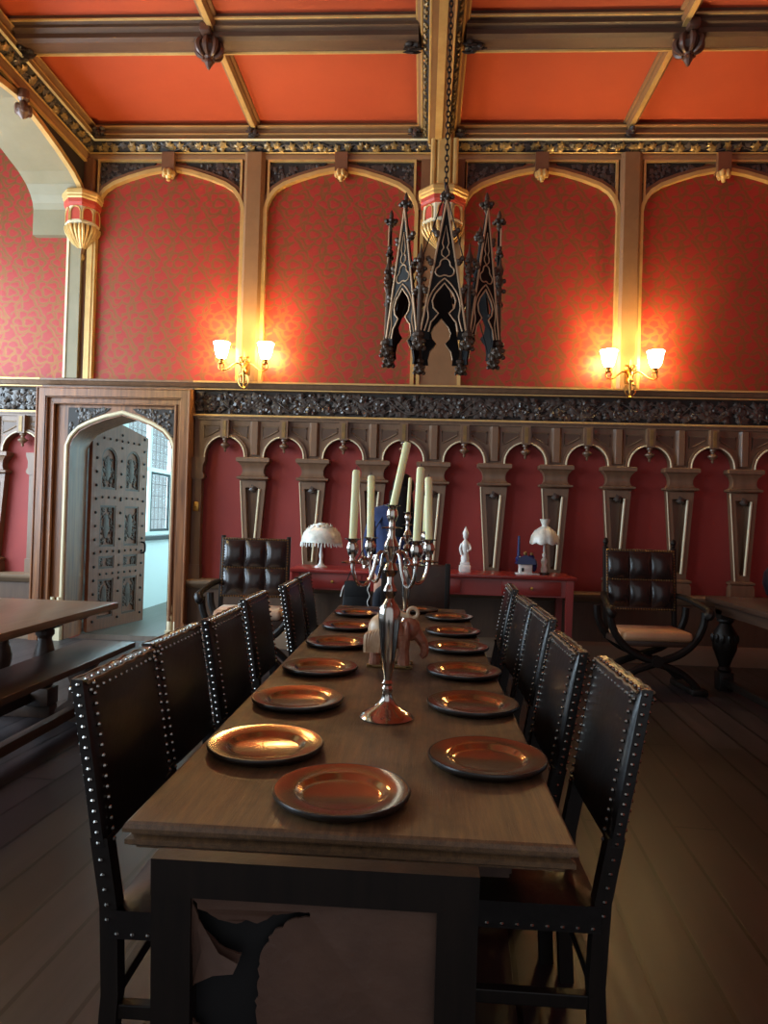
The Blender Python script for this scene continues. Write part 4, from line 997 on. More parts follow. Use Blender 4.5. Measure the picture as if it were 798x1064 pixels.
for x, y, rz, l in cs:
    if first: c0.location = (x,y,0); c0.rotation_euler = (0,0,rz); c0['label'] = l; c0['group'] = GR; first = False
    else: dup(c0, (x,y,0), rz, l, GR)

# far head chair: upholstered, plain
hc = thing('head_chair', 'dark leather chair at the far head of the table, facing the camera', 'chair', (-.04, 5.28, 0), PI)
bk = MB().box(-.245,.245,-.235,-.17,.56,1.055,.012); bk.build('backrest', M['leather_brown'], hc)
for s in (-1,1): MB().box(s*.25-.02,s*.25+.02,-.24,-.165,.50,1.065,.005).build('back_post', M['chair_wood'], hc)
MB().box(-.24,.24,-.21,.22,.40,.475,.02).build('seat', M['leather_brown'], hc)
for sx in (-1,1):
    MB().box(sx*.22-.022,sx*.22+.022,-.235,-.19,0,.52,.004).build('leg', M['chair_wood'], hc); MB().box(sx*.22-.022,sx*.22+.022,.17,.215,0,.41,.004).build('leg', M['chair_wood'], hc)
MB().box(-.2,.2,-.02,.01,.2,.235).build('stretcher', M['chair_wood'], hc)

# near head chair seen from behind, with its torn leather back
nc = thing('torn_chair', 'dark wooden chair with torn brown leather back at the near end of the table', 'chair', (-.145, 1.30, 0))
HW, ZT = .243, .885
def byc(z): return -.235-.03*(z-.45)/.45
MB2 = lambda: MB()
for s in (-1,1):
    m = MB(); vs = []
    for z, y in ((0,-.20),(.45,byc(.45)),(ZT,byc(ZT))): 
        for dx, dy in ((-.03,-.02),(.03,-.02),(.03,.011),(-.03,.011)): vs.append((s*(HW-.03)+dx, y+dy, z))
    fs = [(i*4+k,i*4+(k+1) % 4,(i+1)*4+(k+1) % 4,(i+1)*4+k) for i in range(2) for k in range(4)]+[(3,2,1,0),(8,9,10,11)]
    m.add(vs, fs).build('leg', M['chair_wood'], nc, smooth=0)
def slab(x0, x1, z0, z1, t0, t1, bm=None):
    m = MB(); vs = []
    for z in (z0, z1):
        vs += [(x0,byc(z)+t0,z),(x1,byc(z)+t0,z),(x1,byc(z)+t1,z),(x0,byc(z)+t1,z)]
    return m.add(vs, [(3,2,1,0),(4,5,6,7),(0,1,5,4),(1,2,6,5),(2,3,7,6),(3,0,4,7)])
slab(-HW+.0,HW-.0,ZT-.055,ZT+.002,-.022,.012).build('top_rail', M['chair_wood'], nc, smooth=0)
slab(-HW+.06,HW-.06,.50,.555,-.02,.02).build('lower_rail', M['chair_wood'], nc, smooth=0)
PX0, PX1, PZ0, PZ1 = -HW+.052, HW-.052, .545, ZT-.045
def px2(x, y):    # tear outline measured on the back panel
    return (PX0+(x-82)/(690-82)*(PX1-PX0), PZ1-(y-135)/(452-135)*.195)
tear = [px2(*p) for p in ((95,150),(104,192),(120,235),(165,282),(214,297),(203,328),(150,347),(98,386),(90,470),(150,540),(255,540),(253,440),(258,310),(266,280),(292,236),(332,206),(376,196),(374,183),(338,188),(288,198),(250,222),(222,214),(200,224),(150,208),(108,186))]
jag = random.Random(12); t2 = []
for i, p in enumerate(tear):                       # ragged torn edge
    q_ = tear[(i+1) % len(tear)]; n_ = max(2, int(math.hypot(q_[0]-p[0], q_[1]-p[1])/.006))
    for k in range(n_): f_ = k/n_; j_ = 0 if k == 0 else .0026; t2.append((min(max(p[0]+(q_[0]-p[0])*f_+jag.uniform(-j_,j_), PX0+.002), PX1), max(p[1]+(q_[1]-p[1])*f_+jag.uniform(-j_,j_), PZ0+.002)))
tear = t2
outer = [(PX0,PZ0),(PX1,PZ0),(PX1,PZ1),(PX0,PZ1)]
pn = MB().plate([outer, tear], .004, lambda a, b, c: (a, byc(b)-.008+c+.006*math.sin(a*23)*math.cos(b*19), b)); pn.build('torn_leather', M['leather_torn'], nc, smooth=40)
slab(PX0,PX1,PZ0,PZ1,.012,.02).build('backing', M['black'], nc, smooth=0)
fp = MB(); q = px2(205,300)
fp.add([(px2(x,y)[0], byc(px2(x,y)[1])-d, px2(x,y)[1]) for x, y, d in ((100,200,.008),(165,285,.022),(214,300,.03),(203,326,.03),(150,345,.02),(96,384,.008),(120,290,.016))], [(0,1,6),(1,2,3),(1,3,4),(6,1,4),(6,4,5)]); fp.build('torn_flap', M['leather_torn'], nc)
MB().box(-.23,.23,-.21,.22,.40,.46,.015).build('seat', M['leather_brown'], nc)
for s in (-1,1): MB().box(s*.205-.022,s*.205+.022,.17,.214,0,.40,.004).build('leg', M['chair_wood'], nc); MB().box(s*.21-.014,s*.21+.014,-.2,.18,.17,.205).build('stretcher', M['chair_wood'], nc)

# ================================================================== CANDELABRA
def make_candelabrum():
    root = thing('candelabrum', 'x', 'candelabrum', (0,0,0))
    MB().lathe([(.086,0),(.088,.004),(.083,.010),(.07,.020),(.045,.034),(.028,.048),(.02,.06),(.016,.078),(.018,.09)], (0,0,0), 28).build('base', M['silver'], root)
    MB().lathe([(.012,.085),(.018,.095),(.013,.104),(.019,.112),(.012,.122),(.014,.14),(.019,.16),(.024,.20),(.029,.25),(.034,.30),(.036,.335),(.033,.355),(.02,.372),(.012,.385),(.018,.395),(.024,.41),(.018,.425),(.011,.435),(.011,.455),(.02,.465),(.026,.478),(.018,.495),(.011,.505),(.013,.525),(.024,.545),(.026,.555),(.017,.575),(.011,.59),(.01,.64)], (0,0,0), 22).build('stem', M['silver'], root)
    def cup(mb, x, y, z):
        mb.lathe([(.004,-.075),(.034,-.074),(.036,-.071),(.01,-.066),(.008,-.058),(.015,-.045),(.02,-.03),(.018,-.018),(.013,-.008),(.016,-.002),(.026,.0),(.027,.003),(.014,.004),(.012,-.012),(.002,-.013)], (x,y,z), 18)
    cup_c = MB(); cup(cup_c, 0, 0, .685); cup_c.build('candle_cup', M['silver'], root)
    cup_pos = [(0,0,.685)]
    for dx, dy in ((-.118,-.085),(-.078,.118),(.082,-.118),(.122,.085)):
        d = Vector((dx,dy,0)); L_ = d.length; d.normalize(); a = MB()
        P = lambda t, z: tuple(d*t*L_+Vector((0,0,z)))
        a.tube(spline([P(.06,.50),P(.2,.535),P(.36,.525),P(.46,.475),P(.62,.435),P(.82,.435),P(.96,.47),P(1,.515)],6), .006, 8)
        a.tube([tuple(d*(.10+.022*math.cos(t)*(1-.1*t)*1.0)*1.0*L_/.145+Vector((0,0,.50+.022*math.sin(t)*(1-.1*t)))) for t in [i*.55 for i in range(10)]], .0045, 6)
        a.build('arm', M['silver'], root)
        c = MB(); cup(c, dx, dy, .575); c.build('candle_cup', M['silver'], root); cup_pos.append((dx,dy,.575))
    return root, cup_pos
cd0, cups = make_candelabrum(); cd0.location = (-.098, 2.25, TZ); cd0['label'] = 'tall silver candelabrum nearest on the table, with a tilted central candle'; cd0['group'] = 'silver candelabra'
cd1 = dup(cd0, (-.085, 4.05, TZ), math.radians(14), 'second silver candelabrum farther back along the table, behind the figurine', 'silver candelabra')
def candle(loc, h, tilt, label, r=.0115):
    root = thing('candle', label, 'candle', loc, 0, 'ivory candles'); root.rotation_euler = tilt
    MB().lathe([(r*.95,0),(r,.004),(r,h-.006),(r*.7,h),(.002,h+.001)], (0,0,0), 14).build('wax', M['wax'], root)
    MB().tube([(0,0,h-.002),(.001,0,h+.010)], .0015, 5).build('wick', M['wick'], root)
names1 = ['tilted central candle of the near candelabrum','left outer candle of the near candelabrum','left inner candle of the near candelabrum','right inner thick candle of the near candelabrum','right outer candle of the near candelabrum']
tl = [(0,math.radians(11),0),(0,math.radians(1.2),0),(0,math.radians(-1.0),0),(0,math.radians(1.5),0),(0,math.radians(-2),0)]
hh = [.222,.228,.225,.240,.222]
for (x,y,z), n_, t_, h in zip(cups, names1, tl, hh): candle((-.098+x, 2.25+y, TZ+z-.010), h, t_, 'ivory '+n_, .0125)
Rz = Matrix.Rotation(math.radians(14), 3, 'Z')
names2 = ['thin ivory central candle of the far candelabrum','thin ivory left candle of the far candelabrum','thin ivory leaning candle of the far candelabrum','thin ivory right front candle of the far candelabrum','thin ivory right rear candle of the far candelabrum']
tl2 = [(0,math.radians(2),0),(0,math.radians(3),0),(0,math.radians(9),0),(0,0,0),(0,math.radians(1.5),0)]
for (x,y,z), n_, t_, h in zip(cups, names2, tl2, (.215,.225,.20,.22,.23)):
    p = Rz @ Vector((x,y,z)); candle((-.085+p.x, 4.05+p.y, TZ+p.z-.010), h, t_, n_, .0105)

# ---------------------------------------------------------------- figurine on the table (draped animal with raised trunk-like curl)
fg = thing('figurine', 'cream and reddish glazed animal figurine on a small stand behind the near candelabrum', 'figurine', (-.115, 3.05, TZ))
b = MB(); b.box(-.11,.09,-.06,-.035,0,.014,.004); b.box(-.11,.09,.035,.06,0,.014,.004); b.box(-.10,-.085,-.06,.06,.0,.012); b.box(.065,.08,-.06,.06,0,.012); b.build('stand', M['gold_leaf'], fg)
bd = MB(); bd.ball((-.01,0,.135), .075, 14, 10, .85, 1.25, .85); bd.ball((.075,0,.165), .05, 12, 8, 1.1, .9, .9)
for x in (-.075,.05):
    for y in (-.04,.04): bd.lathe([(.026,.0),(.024,.02),(.021,.05),(.026,.10),(.03,.13)], (x,y,.014), 10)
bd.tube(spline([(.10,0,.15),(.135,0,.10),(.14,0,.06),(.125,0,.045)],4), [.028,.027,.026,.024,.022,.021,.02,.019,.018,.016,.015,.014,.013], 8)
for s in (-1,1): bd.ball((.062,s*.05,.155), .042, 10, 6, 1.2, .35, .5)
bd.build('body', M['figurine_red'], fg)
dr_ = MB(); dr_.ball((-.045,0,.155), .078, 14, 10, .95, .85, .98)
for k in range(6): dr_.tube(spline([(-.02-.014*k,-.062+.004*k,.20-.012*k),(-.05-.012*k,-.079,.14),(-.06-.010*k,-.082,.07)],4), .012, 7)
dr_.build('drape', M['figurine_cream'], fg)
cu = MB(); cu.tube([(.085+.022*math.cos(t), -.01, .235+.022*math.sin(t)) for t in [2*PI*i/16 for i in range(16)]], .009, 8, closed=True); cu.tube(spline([(-.03,0,.20),(.0,0,.24),(.04,-.005,.225),(.07,-.01,.22)],4), .012, 8); cu.build('curl', M['figurine_cream'], fg)
kn = MB().lathe([(.02,.19),(.035,.20),(.03,.235),(.014,.25),(.018,.265),(.002,.28)], (-.035,0,0), 12); kn.build('finial', M['figurine_cream'], fg)

# ================================================================== RED DESK AND WHAT STANDS ON IT
DZ, DY0, DY1, DXa, DXb = .905, 6.62, 7.22, -1.27, 1.47
dk = thing('red_desk', 'long red lacquered side desk against the end wall', 'desk', ((DXa+DXb)/2, 6.92, 0))
w2 = (DXb-DXa)/2
MB().box(-w2,w2,-.30,.30,DZ-.035,DZ,.008).build('desktop', M['red_paint'], dk)
MB().box(-w2+.04,w2-.04,-.26,.27,DZ-.20,DZ-.035,.003).build('apron', M['red_paint'], dk, smooth=0)
for i, x in enumerate((-w2+.42, 0, w2-.42)):
    d = MB().box(x-.28,x+.28,-.272,-.255,DZ-.185,DZ-.05,.004).build('drawer', M['red_paint'], dk); MB().lathe([(.006,0),(.006,.012),(.016,.02),(.014,.028),(.002,.03)], (0,0,0), 10, Matrix.Rotation(PI/2, 4, 'X')).build('knob', M['brass'], d, 35, (x,-.272,DZ-.118))
for sx in (-1,1):
    for y in (-.245,.25): MB().prism([(-.035,-.035),(.035,-.035),(.035,.035),(-.035,.035)], DZ-.035, lambda a, b, c: (a*(.65+.35*c/.87)+sx*(w2-.06), b*(.65+.35*c/.87)+y, c)).build('leg', M['red_paint'], dk, smooth=0)

la_ = thing('table_lamp', 'table lamp with a pale fringed mushroom shade on the left end of the red desk', 'lamp', (-1.00, 6.88, DZ))
MB().lathe([(.065,0),(.065,.012),(.04,.02),(.02,.04),(.014,.08),(.022,.12),(.014,.16),(.01,.25),(.008,.36)], (0,0,0), 16).build('stand', M['porcelain'], la_)
sh = MB(); sh.lathe([(.20,.245),(.205,.25),(.20,.29),(.18,.345),(.14,.39),(.085,.415),(.04,.425),(.04,.44),(.02,.445)], (0,0,0), 28); shade = sh.build('lamp_shade', M['shade_white'], la_)
fr = MB()
for k in range(40): a = 2*PI*k/40; fr.tube([(.203*math.cos(a),.203*math.sin(a),.25),(.206*math.cos(a),.206*math.sin(a),.205+.008*(k % 2))], .006, 5)
fr.build('fringe', M['shade_white'], shade)
lv = MB(); q = random.Random(3)
for k in range(80):
    a = q.uniform(0,6.28); t_ = q.uniform(.1,1); r = .06+.14*t_; z = .42-.14*t_**2.2
    pl = lambda u, v, h: (r*math.cos(a)-u*math.sin(a)+h*math.cos(a)*.6, r*math.sin(a)+u*math.cos(a)+h*math.sin(a)*.6, z+v+h*.6); leaf(lv, pl, 0, 0, .022, q.uniform(0,6), .012, 3)
lv.build('shade_relief', M['shade_white'], shade)

fo = thing('statuette', 'slim white porcelain statuette on the middle of the red desk', 'statuette', (.43, 6.88, DZ))
MB().box(-.055,.055,-.05,.05,0,.07,.008).box(-.045,.045,-.04,.04,.07,.10,.006).build('pedestal', M['porcelain'], fo)
s = MB(); s.lathe([(.04,.10),(.042,.14),(.03,.19),(.034,.23),(.04,.26),(.036,.29),(.015,.315),(.012,.325),(.026,.345),(.026,.37),(.014,.39)], (0,0,0), 14)
s.tube(spline([(.034,-.01,.28),(.05,-.03,.23),(.02,-.045,.21)],4), .012, 8); s.tube(spline([(-.034,-.01,.28),(-.05,-.01,.23),(-.035,-.03,.17)],4), .012, 8)
s.build('figure', M['porcelain'], fo)
MB().lathe([(.03,.37),(.03,.385),(.016,.42),(.002,.45)], (0,0,0), 12).build('hat', M['porcelain'], fo)

pl_ = thing('petal_lamp', 'table lamp with petal glass shade on the right end of the red desk', 'lamp', (1.21, 6.93, DZ))
MB().lathe([(.06,0),(.06,.012),(.03,.02)], (0,0,0), 16).build('base', M['plate_dark'], pl_)
MB().lathe([(.028,.02),(.032,.05),(.022,.09),(.03,.12),(.026,.15),(.01,.165),(.018,.18),(.02,.20),(.008,.215),(.012,.23),(.01,.36)], (0,0,0), 12).build('figure_stem', M['porcelain'], pl_)
vs = []; fs = []; n = 48
pr_ = [(.135,.315),(.138,.33),(.125,.38),(.095,.43),(.055,.46),(.03,.475),(.03,.49),(.045,.53),(.05,.545),(.035,.546)]
for i, (r, z) in enumerate(pr_):
    for k in range(n):
        a = 2*PI*k/n; sc = 1+.06*abs(math.sin(4*a))*(1 if i < 5 else .6); zz = z-(.022*abs(math.sin(4*a)) if i < 2 else 0); vs.append((r*sc*math.cos(a), r*sc*math.sin(a), zz))
fs = [(i*n+k, i*n+(k+1) % n, (i+1)*n+(k+1) % n, (i+1)*n+k) for i in range(len(pr_)-1) for k in range(n)]
MB().add(vs, fs).build('petal_shade', M['shade_white'], pl_, smooth=60)

bo = thing('blue_ornament', 'cobalt blue and white ornamental house with a tall chimney beside the petal lamp', 'ornament', (1.02, 6.86, DZ))
MB().box(-.095,.13,-.07,.06,0,.014,.005).build('base', M['porcelain'], bo)
h = MB().box(-.065,.06,-.055,.045,.014,.10,.006); h.build('white_house', M['porcelain'], bo)
MB().box(-.045,-.022,-.058,-.05,.03,.065).build('doorway', M['black'], bo)
r_ = MB(); r_.prism([(-.10,.10),(.09,.10),(.08,.15),(.0,.19),(-.075,.165)], .13, lambda a, b, c: (a, -.07+c, b)); r_.ball((-.07,-.03,.15),.035,8,6); r_.ball((.05,-.03,.16),.035,8,6); r_.ball((.085,0,.09),.03,8,6,2.2); r_.build('blue_roof', M['cobalt'], bo)
MB().lathe([(.017,.12),(.015,.20),(.013,.30),(.012,.37),(.008,.375)], (-.07,.0,0), 10).build('chimney', M['cobalt'], bo)
gd_ = MB(); gd_.ball((-.01,-.04,.205),.02,8,6); gd_.ball((.05,-.04,.20),.018,8,6); gd_.build('gilt_figures', M['gold_leaf'], bo)

# ================================================================== ARMCHAIRS
def make_armchair(cush, fin, dz):
    root = thing('armchair', 'x', 'armchair', (0,0,0))
    w = .325; zb, zt = .66, 1.21; yy = lambda z: .14+.10*(z-.6)
    def lean(mb): mb.v = [(x, y+.10*(z-.6), z) for x, y, z in mb.v]; return mb
    lean(MB().box(-w,w,.12,.165,zb,zt,.006)).build('back_frame', M['leather_brown'], root)
    for i in range(3):
        for j in range(2):
            cx = -.2033+.2033*i; cz = zb+.028+(zt-zb-.05)*(j+.5)/2; hw, hh_ = .0985, (zt-zb-.06)/4
            n = 8; vs = []; fs = []
            for b in range(n+1):
                for a in range(n+1):
                    u, v = a/n, b/n; vs.append((cx-hw+2*hw*u, .118-.04*(math.sin(PI*u)*math.sin(PI*v))**.55, cz-hh_+2*hh_*v))
            fs = [(b*(n+1)+a, b*(n+1)+a+1, (b+1)*(n+1)+a+1, (b+1)*(n+1)+a) for b in range(n) for a in range(n)]
            lean(MB().add(vs, fs)).build('tufted_pad', M['leather_tuft'], root, smooth=60)
    nl = MB()
    for i in range(27):
        x = -w+.012+(2*w-.024)*i/26
        for z in (zb+.012,(zb+zt)/2,zt-.012): nl.ball((x,.116,z), .0085, 6, 4)
    for i in range(22):
        z = zb+.012+(zt-zb-.024)*i/21
        for x in (-w+.012,w-.012): nl.ball((x,.116,z), .0085, 6, 4)
    lean(nl).build('brass_studs', M['brass_nail'], root)['kind'] = 'stuff'
    for s in (-1,1):
        p = lean(MB().box(s*(w-.005)-.02,s*(w-.005)+.02,.13,.175,.40,zt+.02,.004)); p.build('back_post', M['chair_wood'], root)
        if fin: MB().lathe([(.012,0),(.02,.012),(.016,.02),(.027,.04),(.022,.065),(.006,.08)], (s*(w-.005),.21,zt+.02), 10).build('finial', M['chair_wood'], root)
        # arm and the curved X leg it grows into
        am = MB(); am.tube(spline([(s*.345,.15,.80),(s*.385,.0,.785),(s*.425,-.20,.745),(s*.435,-.30,.72),(s*.425,-.335,.69),(s*.405,-.32,.665)],6), [.026]*18+[.034]*6+[.036]*4+[.028]*3, 8, 1.0, 1.2); am.build('arm', M['chair_wood'], root)
        lg = MB()
        for y in (-.27,.12): lg.tube(spline([(s*.415,y,.70),(s*.40,y,.58),(s*.33,y,.45),(s*.20,y,.34),(0,y+.0,.265),(s*-.20,y,.19),(s*-.33,y,.09),(s*-.37,y,.03)],6), .030, 8, .9, 1.1)
        lg.build('curved_leg', M['chair_wood'], root)
        MB().box(-.44 if s < 0 else .30, -.30 if s < 0 else .44, -.32,.17,0,.055,.012).build('foot_rail', M['chair_wood'], root)
    MB().box(-.33,.33,-.28,.12,.40,.455+max(dz,0),.012).build('seat_frame', M['leather_brown'], root)
    vs = []; n = 12; w2_ = .31
    bm_ = MB().box(-w2_,w2_,-.31,.13,.455,.535,.035); bm_.v = [(x, y, z+dz+(.035*math.cos(x/w2_*1.4)*math.cos((y+.09)/.22*1.2) if z > .5 else 0)) for x, y, z in bm_.v]
    bm_.build('cushion', cush, root, smooth=60)
    MB().lathe([(.05,-.03),(.05,.03)], (0,-.285,.28), 14, Matrix.Rotation(PI/2, 4, 'X')).build('centre_boss', M['chair_wood'], root)
    MB().tube([(0,-.25,.265),(0,.12,.265)], .02, 8).build('stretcher', M['chair_wood'], root)
    return root
ar1 = make_armchair(M['cushion_cream'], False, .05); ar1.scale = (.94,.94,.985); ar1.location = (-1.515, 6.17, 0); ar1.rotation_euler = (0,0,math.radians(6)); ar1['label'] = 'tufted dark leather armchair with cream cushion beside the doorway'
ar2 = make_armchair(M['cushion_tan'], True, -.01); ar2.scale = (.96,.96,.99); ar2.location = (1.985, 6.22, 0); ar2.rotation_euler = (0,0,math.radians(3)); ar2['label'] = 'tufted dark leather armchair with tan cushion right of the red desk'

# ================================================================== LEFT TABLE AND BENCH, RIGHT TABLE
def refectory(name, label, x0, x1, y0, y1, z, top_t, leg_in, mtop):
    root = thing(name, label, 'table' if 'table' in name else 'bench', ((x0+x1)/2, (y0+y1)/2, 0)); a, b = (x1-x0)/2, (y1-y0)/2
    MB().box(-a,a,-b,b,z-top_t,z,.006).build('table_top' if 'table' in name else 'bench_top', mtop, root)
    return root, a, b
sd, a, b = refectory('side_table', 'long oak side table at the left edge of the view', -3.02, -2.13, 1.4, 4.80, .76, .045, .1, M['side_oak'])
MB().box(-a+.14,a-.30,-b+.3,b-.14,.62,.715).build('apron', M['table_dark'], sd, smooth=0)
for s in (-1,1):                                                      # carved brackets at the table ends
    MB().prism([(-.30,.715),(.34,.715),(.32,.67),(.20,.655),(.12,.60),(-.10,.60),(-.18,.655),(-.28,.67)], .07, lambda p, q, c: (p, s*(b-.22)-.035+c, q)).build('bracket', M['table_dark'], sd, smooth=0)
lq = None
for x in (-.27,.04):
    for s in (-1,1):
        m = MB(); m.lathe([(.05,.20),(.062,.215),(.045,.24),(.05,.28),(.072,.36),(.074,.40),(.05,.50),(.042,.53),(.06,.555),(.06,.58),(.05,.60)], (0,0,0), 14); m.box(-.07,.07,-.07,.07,.08,.20,.006); m.build('leg', M['table_dark'], sd, 35, (x, s*(b-.22), 0))
for s in (-1,1): MB().box(-.36,.115,s*(b-.22)-.05,s*(b-.22)+.05,0,.08,.006).build('foot', M['table_dark'], sd)
MB().box(-.09,-.01,-b+.22,b-.22,.10,.17,.004).build('stretcher', M['table_dark'], sd)
bn, a, b = refectory('bench', 'low dark wooden bench alongside the left table', -2.44, -2.05, 1.5, 4.93, .46, .04, .1, M['table_dark'])
for s in (-1,1):
    MB().prism([(-.16,0),(.16,0),(.15,.08),(.07,.14),(.055,.25),(.09,.34),(.14,.42),(-.14,.42),(-.09,.34),(-.055,.25),(-.07,.14),(-.15,.08)], .05, lambda p, q, c: (p, s*(b-.42)-.025+c, q)).build('trestle_end', M['table_dark'], bn, smooth=0)
MB().box(-.03,.03,-b+.42,b-.42,.06,.12,.004).build('stretcher', M['table_dark'], bn)
MB().box(-.012,.012,-b+.3,b-.3,.35,.42).build('under_rail', M['table_dark'], bn, smooth=0)
dp = thing('dried_flowers', 'small dried flower ornament on the left side table at the left edge', 'ornament', (-2.86, 4.32, .76))
m = MB(); q = random.Random(6)
for k in range(24):
    c = Vector((q.uniform(-.07,.07), q.uniform(-.07,.07), q.uniform(.01,.07))); pl = lambda u, v, h: (c.x+u, c.y-h, c.z+v); leaf(m, pl, 0, 0, .028, q.uniform(0,6), .02, 4)
m.ball((0,0,.02), .06, 10, 6, .33); m.build('flower_heads', M['leaf_dry'], dp)

rt = thing('side_table', 'dark oak side table at the right edge beyond the dining chairs', 'table', (3.0, 4.65, 0)); a, b = .45, 1.72
MB().box(-a,a,-b,b,.755,.80,.006).build('table_top', M['table_dark'], rt)
MB().box(-a+.06,a-.06,-b+.06,b-.06,.66,.755).build('apron', M['table_dark'], rt, smooth=0)
for sx in (-1,1):
    for sy in (-1,1):
        m = MB(); m.lathe([(.05,.16),(.06,.18),(.045,.21),(.06,.26),(.098,.36),(.105,.43),(.095,.50),(.06,.56),(.05,.58),(.07,.60),(.07,.62)], (0,0,0), 16)
        for k in range(12): m.ball((.097*math.cos(k*PI/6),.097*math.sin(k*PI/6),.45), .022, 6, 5, 1.8)
        m.box(-.06,.06,-.06,.06,0,.16,.006); m.box(-.06,.06,-.06,.06,.62,.70); m.build('leg', M['chair_wood'], rt, 35, (sx*(a-.12), sy*(b-.14), 0))
for s in (-1,1): MB().box(s*(a-.12)-.03,s*(a-.12)+.03,-b+.14,b-.14,.05,.11,.004).build('stretcher', M['chair_wood'], rt)
jr = thing('dark_jar', 'dark rounded jar on the right side table, cut by the right edge', 'jar', (2.98, 5.78, .80))
MB().lathe([(.08,0),(.11,.01),(.17,.08),(.20,.17),(.19,.26),(.14,.33),(.09,.36),(.085,.40),(.10,.415),(.07,.41)], (0,0,0), 24).build('body', M['jar'], jr)
MB().lathe([(.095,.412),(.09,.43),(.03,.455),(.015,.47),(.02,.49),(.002,.50)], (0,0,0), 16).build('lid', M['jar'], jr)

# ================================================================== VISITOR STANDING BEHIND THE FAR HEAD CHAIR
def skin_mesh(name, chains, mtl, parent, root_idx=0, sub=2):
    verts = []; edges = []; rad = []; key = {}
    for chn in chains:
        prev = None
        for (p, r) in chn:
            k = tuple(round(c, 4) for c in p)
            if k not in key: key[k] = len(verts); verts.append(p); rad.append(r)
            i = key[k]
            if prev is not None and prev != i: edges.append((prev, i))
            prev = i
    me = bpy.data.meshes.new(name); me.from_pydata(verts, edges, []); o = bpy.data.objects.new(name, me); col.objects.link(o)
    sk = o.modifiers.new('skin', 'SKIN'); sk.use_smooth_shade = True
    for i, v in enumerate(me.skin_vertices[0].data):
        v.radius = rad[i] if isinstance(rad[i], tuple) else (rad[i], rad[i]); v.use_root = (i == root_idx)
    ss = o.modifiers.new('sub', 'SUBSURF'); ss.levels = sub; ss.render_levels = sub
    dg = bpy.context.evaluated_depsgraph_get(); me2 = bpy.data.meshes.new_from_object(o.evaluated_get(dg)); bpy.data.objects.remove(o); bpy.data.meshes.remove(me)
    me2.name = name; me2.materials.clear(); me2.materials.append(mtl)
    me2.polygons.foreach_set('use_smooth', [True]*len(me2.polygons))
    o2 = bpy.data.objects.new(name, me2); col.objects.link(o2)
    if parent is not None: o2.parent = parent
    return o2
ps = thing('person', 'person in navy jacket with long dark hair standing behind the far head chair', 'person', (-.235, 5.92, 0), math.radians(-14))
# body faces +y (towards the desk); head bowed a little to the right
body = [[((0,0,.95),(.15,.11)),((0,0,1.08),(.135,.10)),((0,.0,1.22),(.15,.11)),((0,-.01,1.36),(.155,.105)),((.0,0,1.46),(.10,.08)),((.02,.02,1.53),(.055,.058)),((.035,.04,1.585),(.062,.07)),((.05,.055,1.655),(.075,.09)),((.058,.05,1.715),(.062,.075))]]
for s in (-1,1):
    body.append([((0,0,.95),(.15,.11)),((s*.09,0,.88),(.092,.095)),((s*.10,.01,.50),(.062,.066)),((s*.105,-.01,.28),(.055,.06)),((s*.11,-.01,.09),(.04,.045)),((s*.12,.10,.045),(.042,.035)),((s*.125,.17,.035),(.034,.025))])
    body.append([((.0,0,1.46),(.10,.08)),((s*.165,-.005,1.43),(.062,.062)),((s*.225,-.02,1.16),(.045,.045)),((s*.20,.12,.96),(.036,.036)),((s*.19,.17,.91),(.028,.036)),((s*.185,.20,.87),(.022,.036))])
bd_ = skin_mesh('body', body, M['skin'], ps)
hd_ = MB()
for s in (-1,1):                                    # five separate slightly curled fingers and a thumb on each hand
    base = Vector((s*.185,.205,.865))
    for j, ln in enumerate((.065,.075,.07,.055)):
        off = Vector((s*(.022-.015*j)*.6, (-.012+.0*j), .0))+Vector((s*(-.028+.019*j),0,0))
        p0 = base+off; hd_.tube([p0, p0+Vector((0,.018,-ln*.4)), p0+Vector((0,.022,-ln*.75)), p0+Vector((0,.012,-ln))], [.0095,.009,.008,.0065], 8)
    p0 = Vector((s*.155,.18,.905)); hd_.tube([p0, p0+Vector((-s*.018,.02,-.02)), p0+Vector((-s*.022,.03,-.045))], [.012,.011,.008], 8)
fc = Vector((.055,.055,1.66))
hd_.tube([fc+Vector((0,.085,.02)), fc+Vector((0,.108,-.012)), fc+Vector((0,.088,-.022))], [.009,.014,.011], 8)
for s in (-1,1): hd_.ball(fc+Vector((s*.078,.0,-.005)), .028, 8, 6, 1.2, .4, .8); hd_.ball(fc+Vector((s*.03,.082,.012)), .012, 8, 6)
hd_.tube([fc+Vector((-.024,.082,-.048)), fc+Vector((0,.09,-.046)), fc+Vector((.024,.082,-.048))], .006, 6)
me = bpy.data.meshes.new('extra'); 
bmx = bmesh.new(); bmx.from_mesh(bd_.data); tmp = bpy.data.meshes.new('tmp'); tmp.from_pydata(hd_.v, [], hd_.f); bmx.from_mesh(tmp); bmesh.ops.recalc_face_normals(bmx, faces=bmx.faces); bmx.to_mesh(bd_.data); bmx.free(); bpy.data.meshes.remove(tmp); bpy.data.meshes.remove(me)
bd_.data.polygons.foreach_set('use_smooth', [True]*len(bd_.data.polygons))
jk = [[((0,0,.86),(.185,.145)),((0,0,.98),(.178,.135)),((0,0,1.10),(.165,.125)),((0,0,1.24),(.178,.135)),((0,-.01,1.37),(.182,.13)),((.0,0,1.462),(.118,.10)),((.015,.015,1.515),(.07,.075))]]
for s in (-1,1): jk.append([((.0,0,1.462),(.118,.10)),((s*.17,-.005,1.435),(.077,.077)),((s*.225,-.02,1.16),(.06,.06)),((s*.205,.105,.985),(.05,.05))])
skin_mesh('jacket', jk, M['navy'], ps)
tr = [[((0,0,.93),(.168,.128)),((0,0,.90),(.165,.125))]]
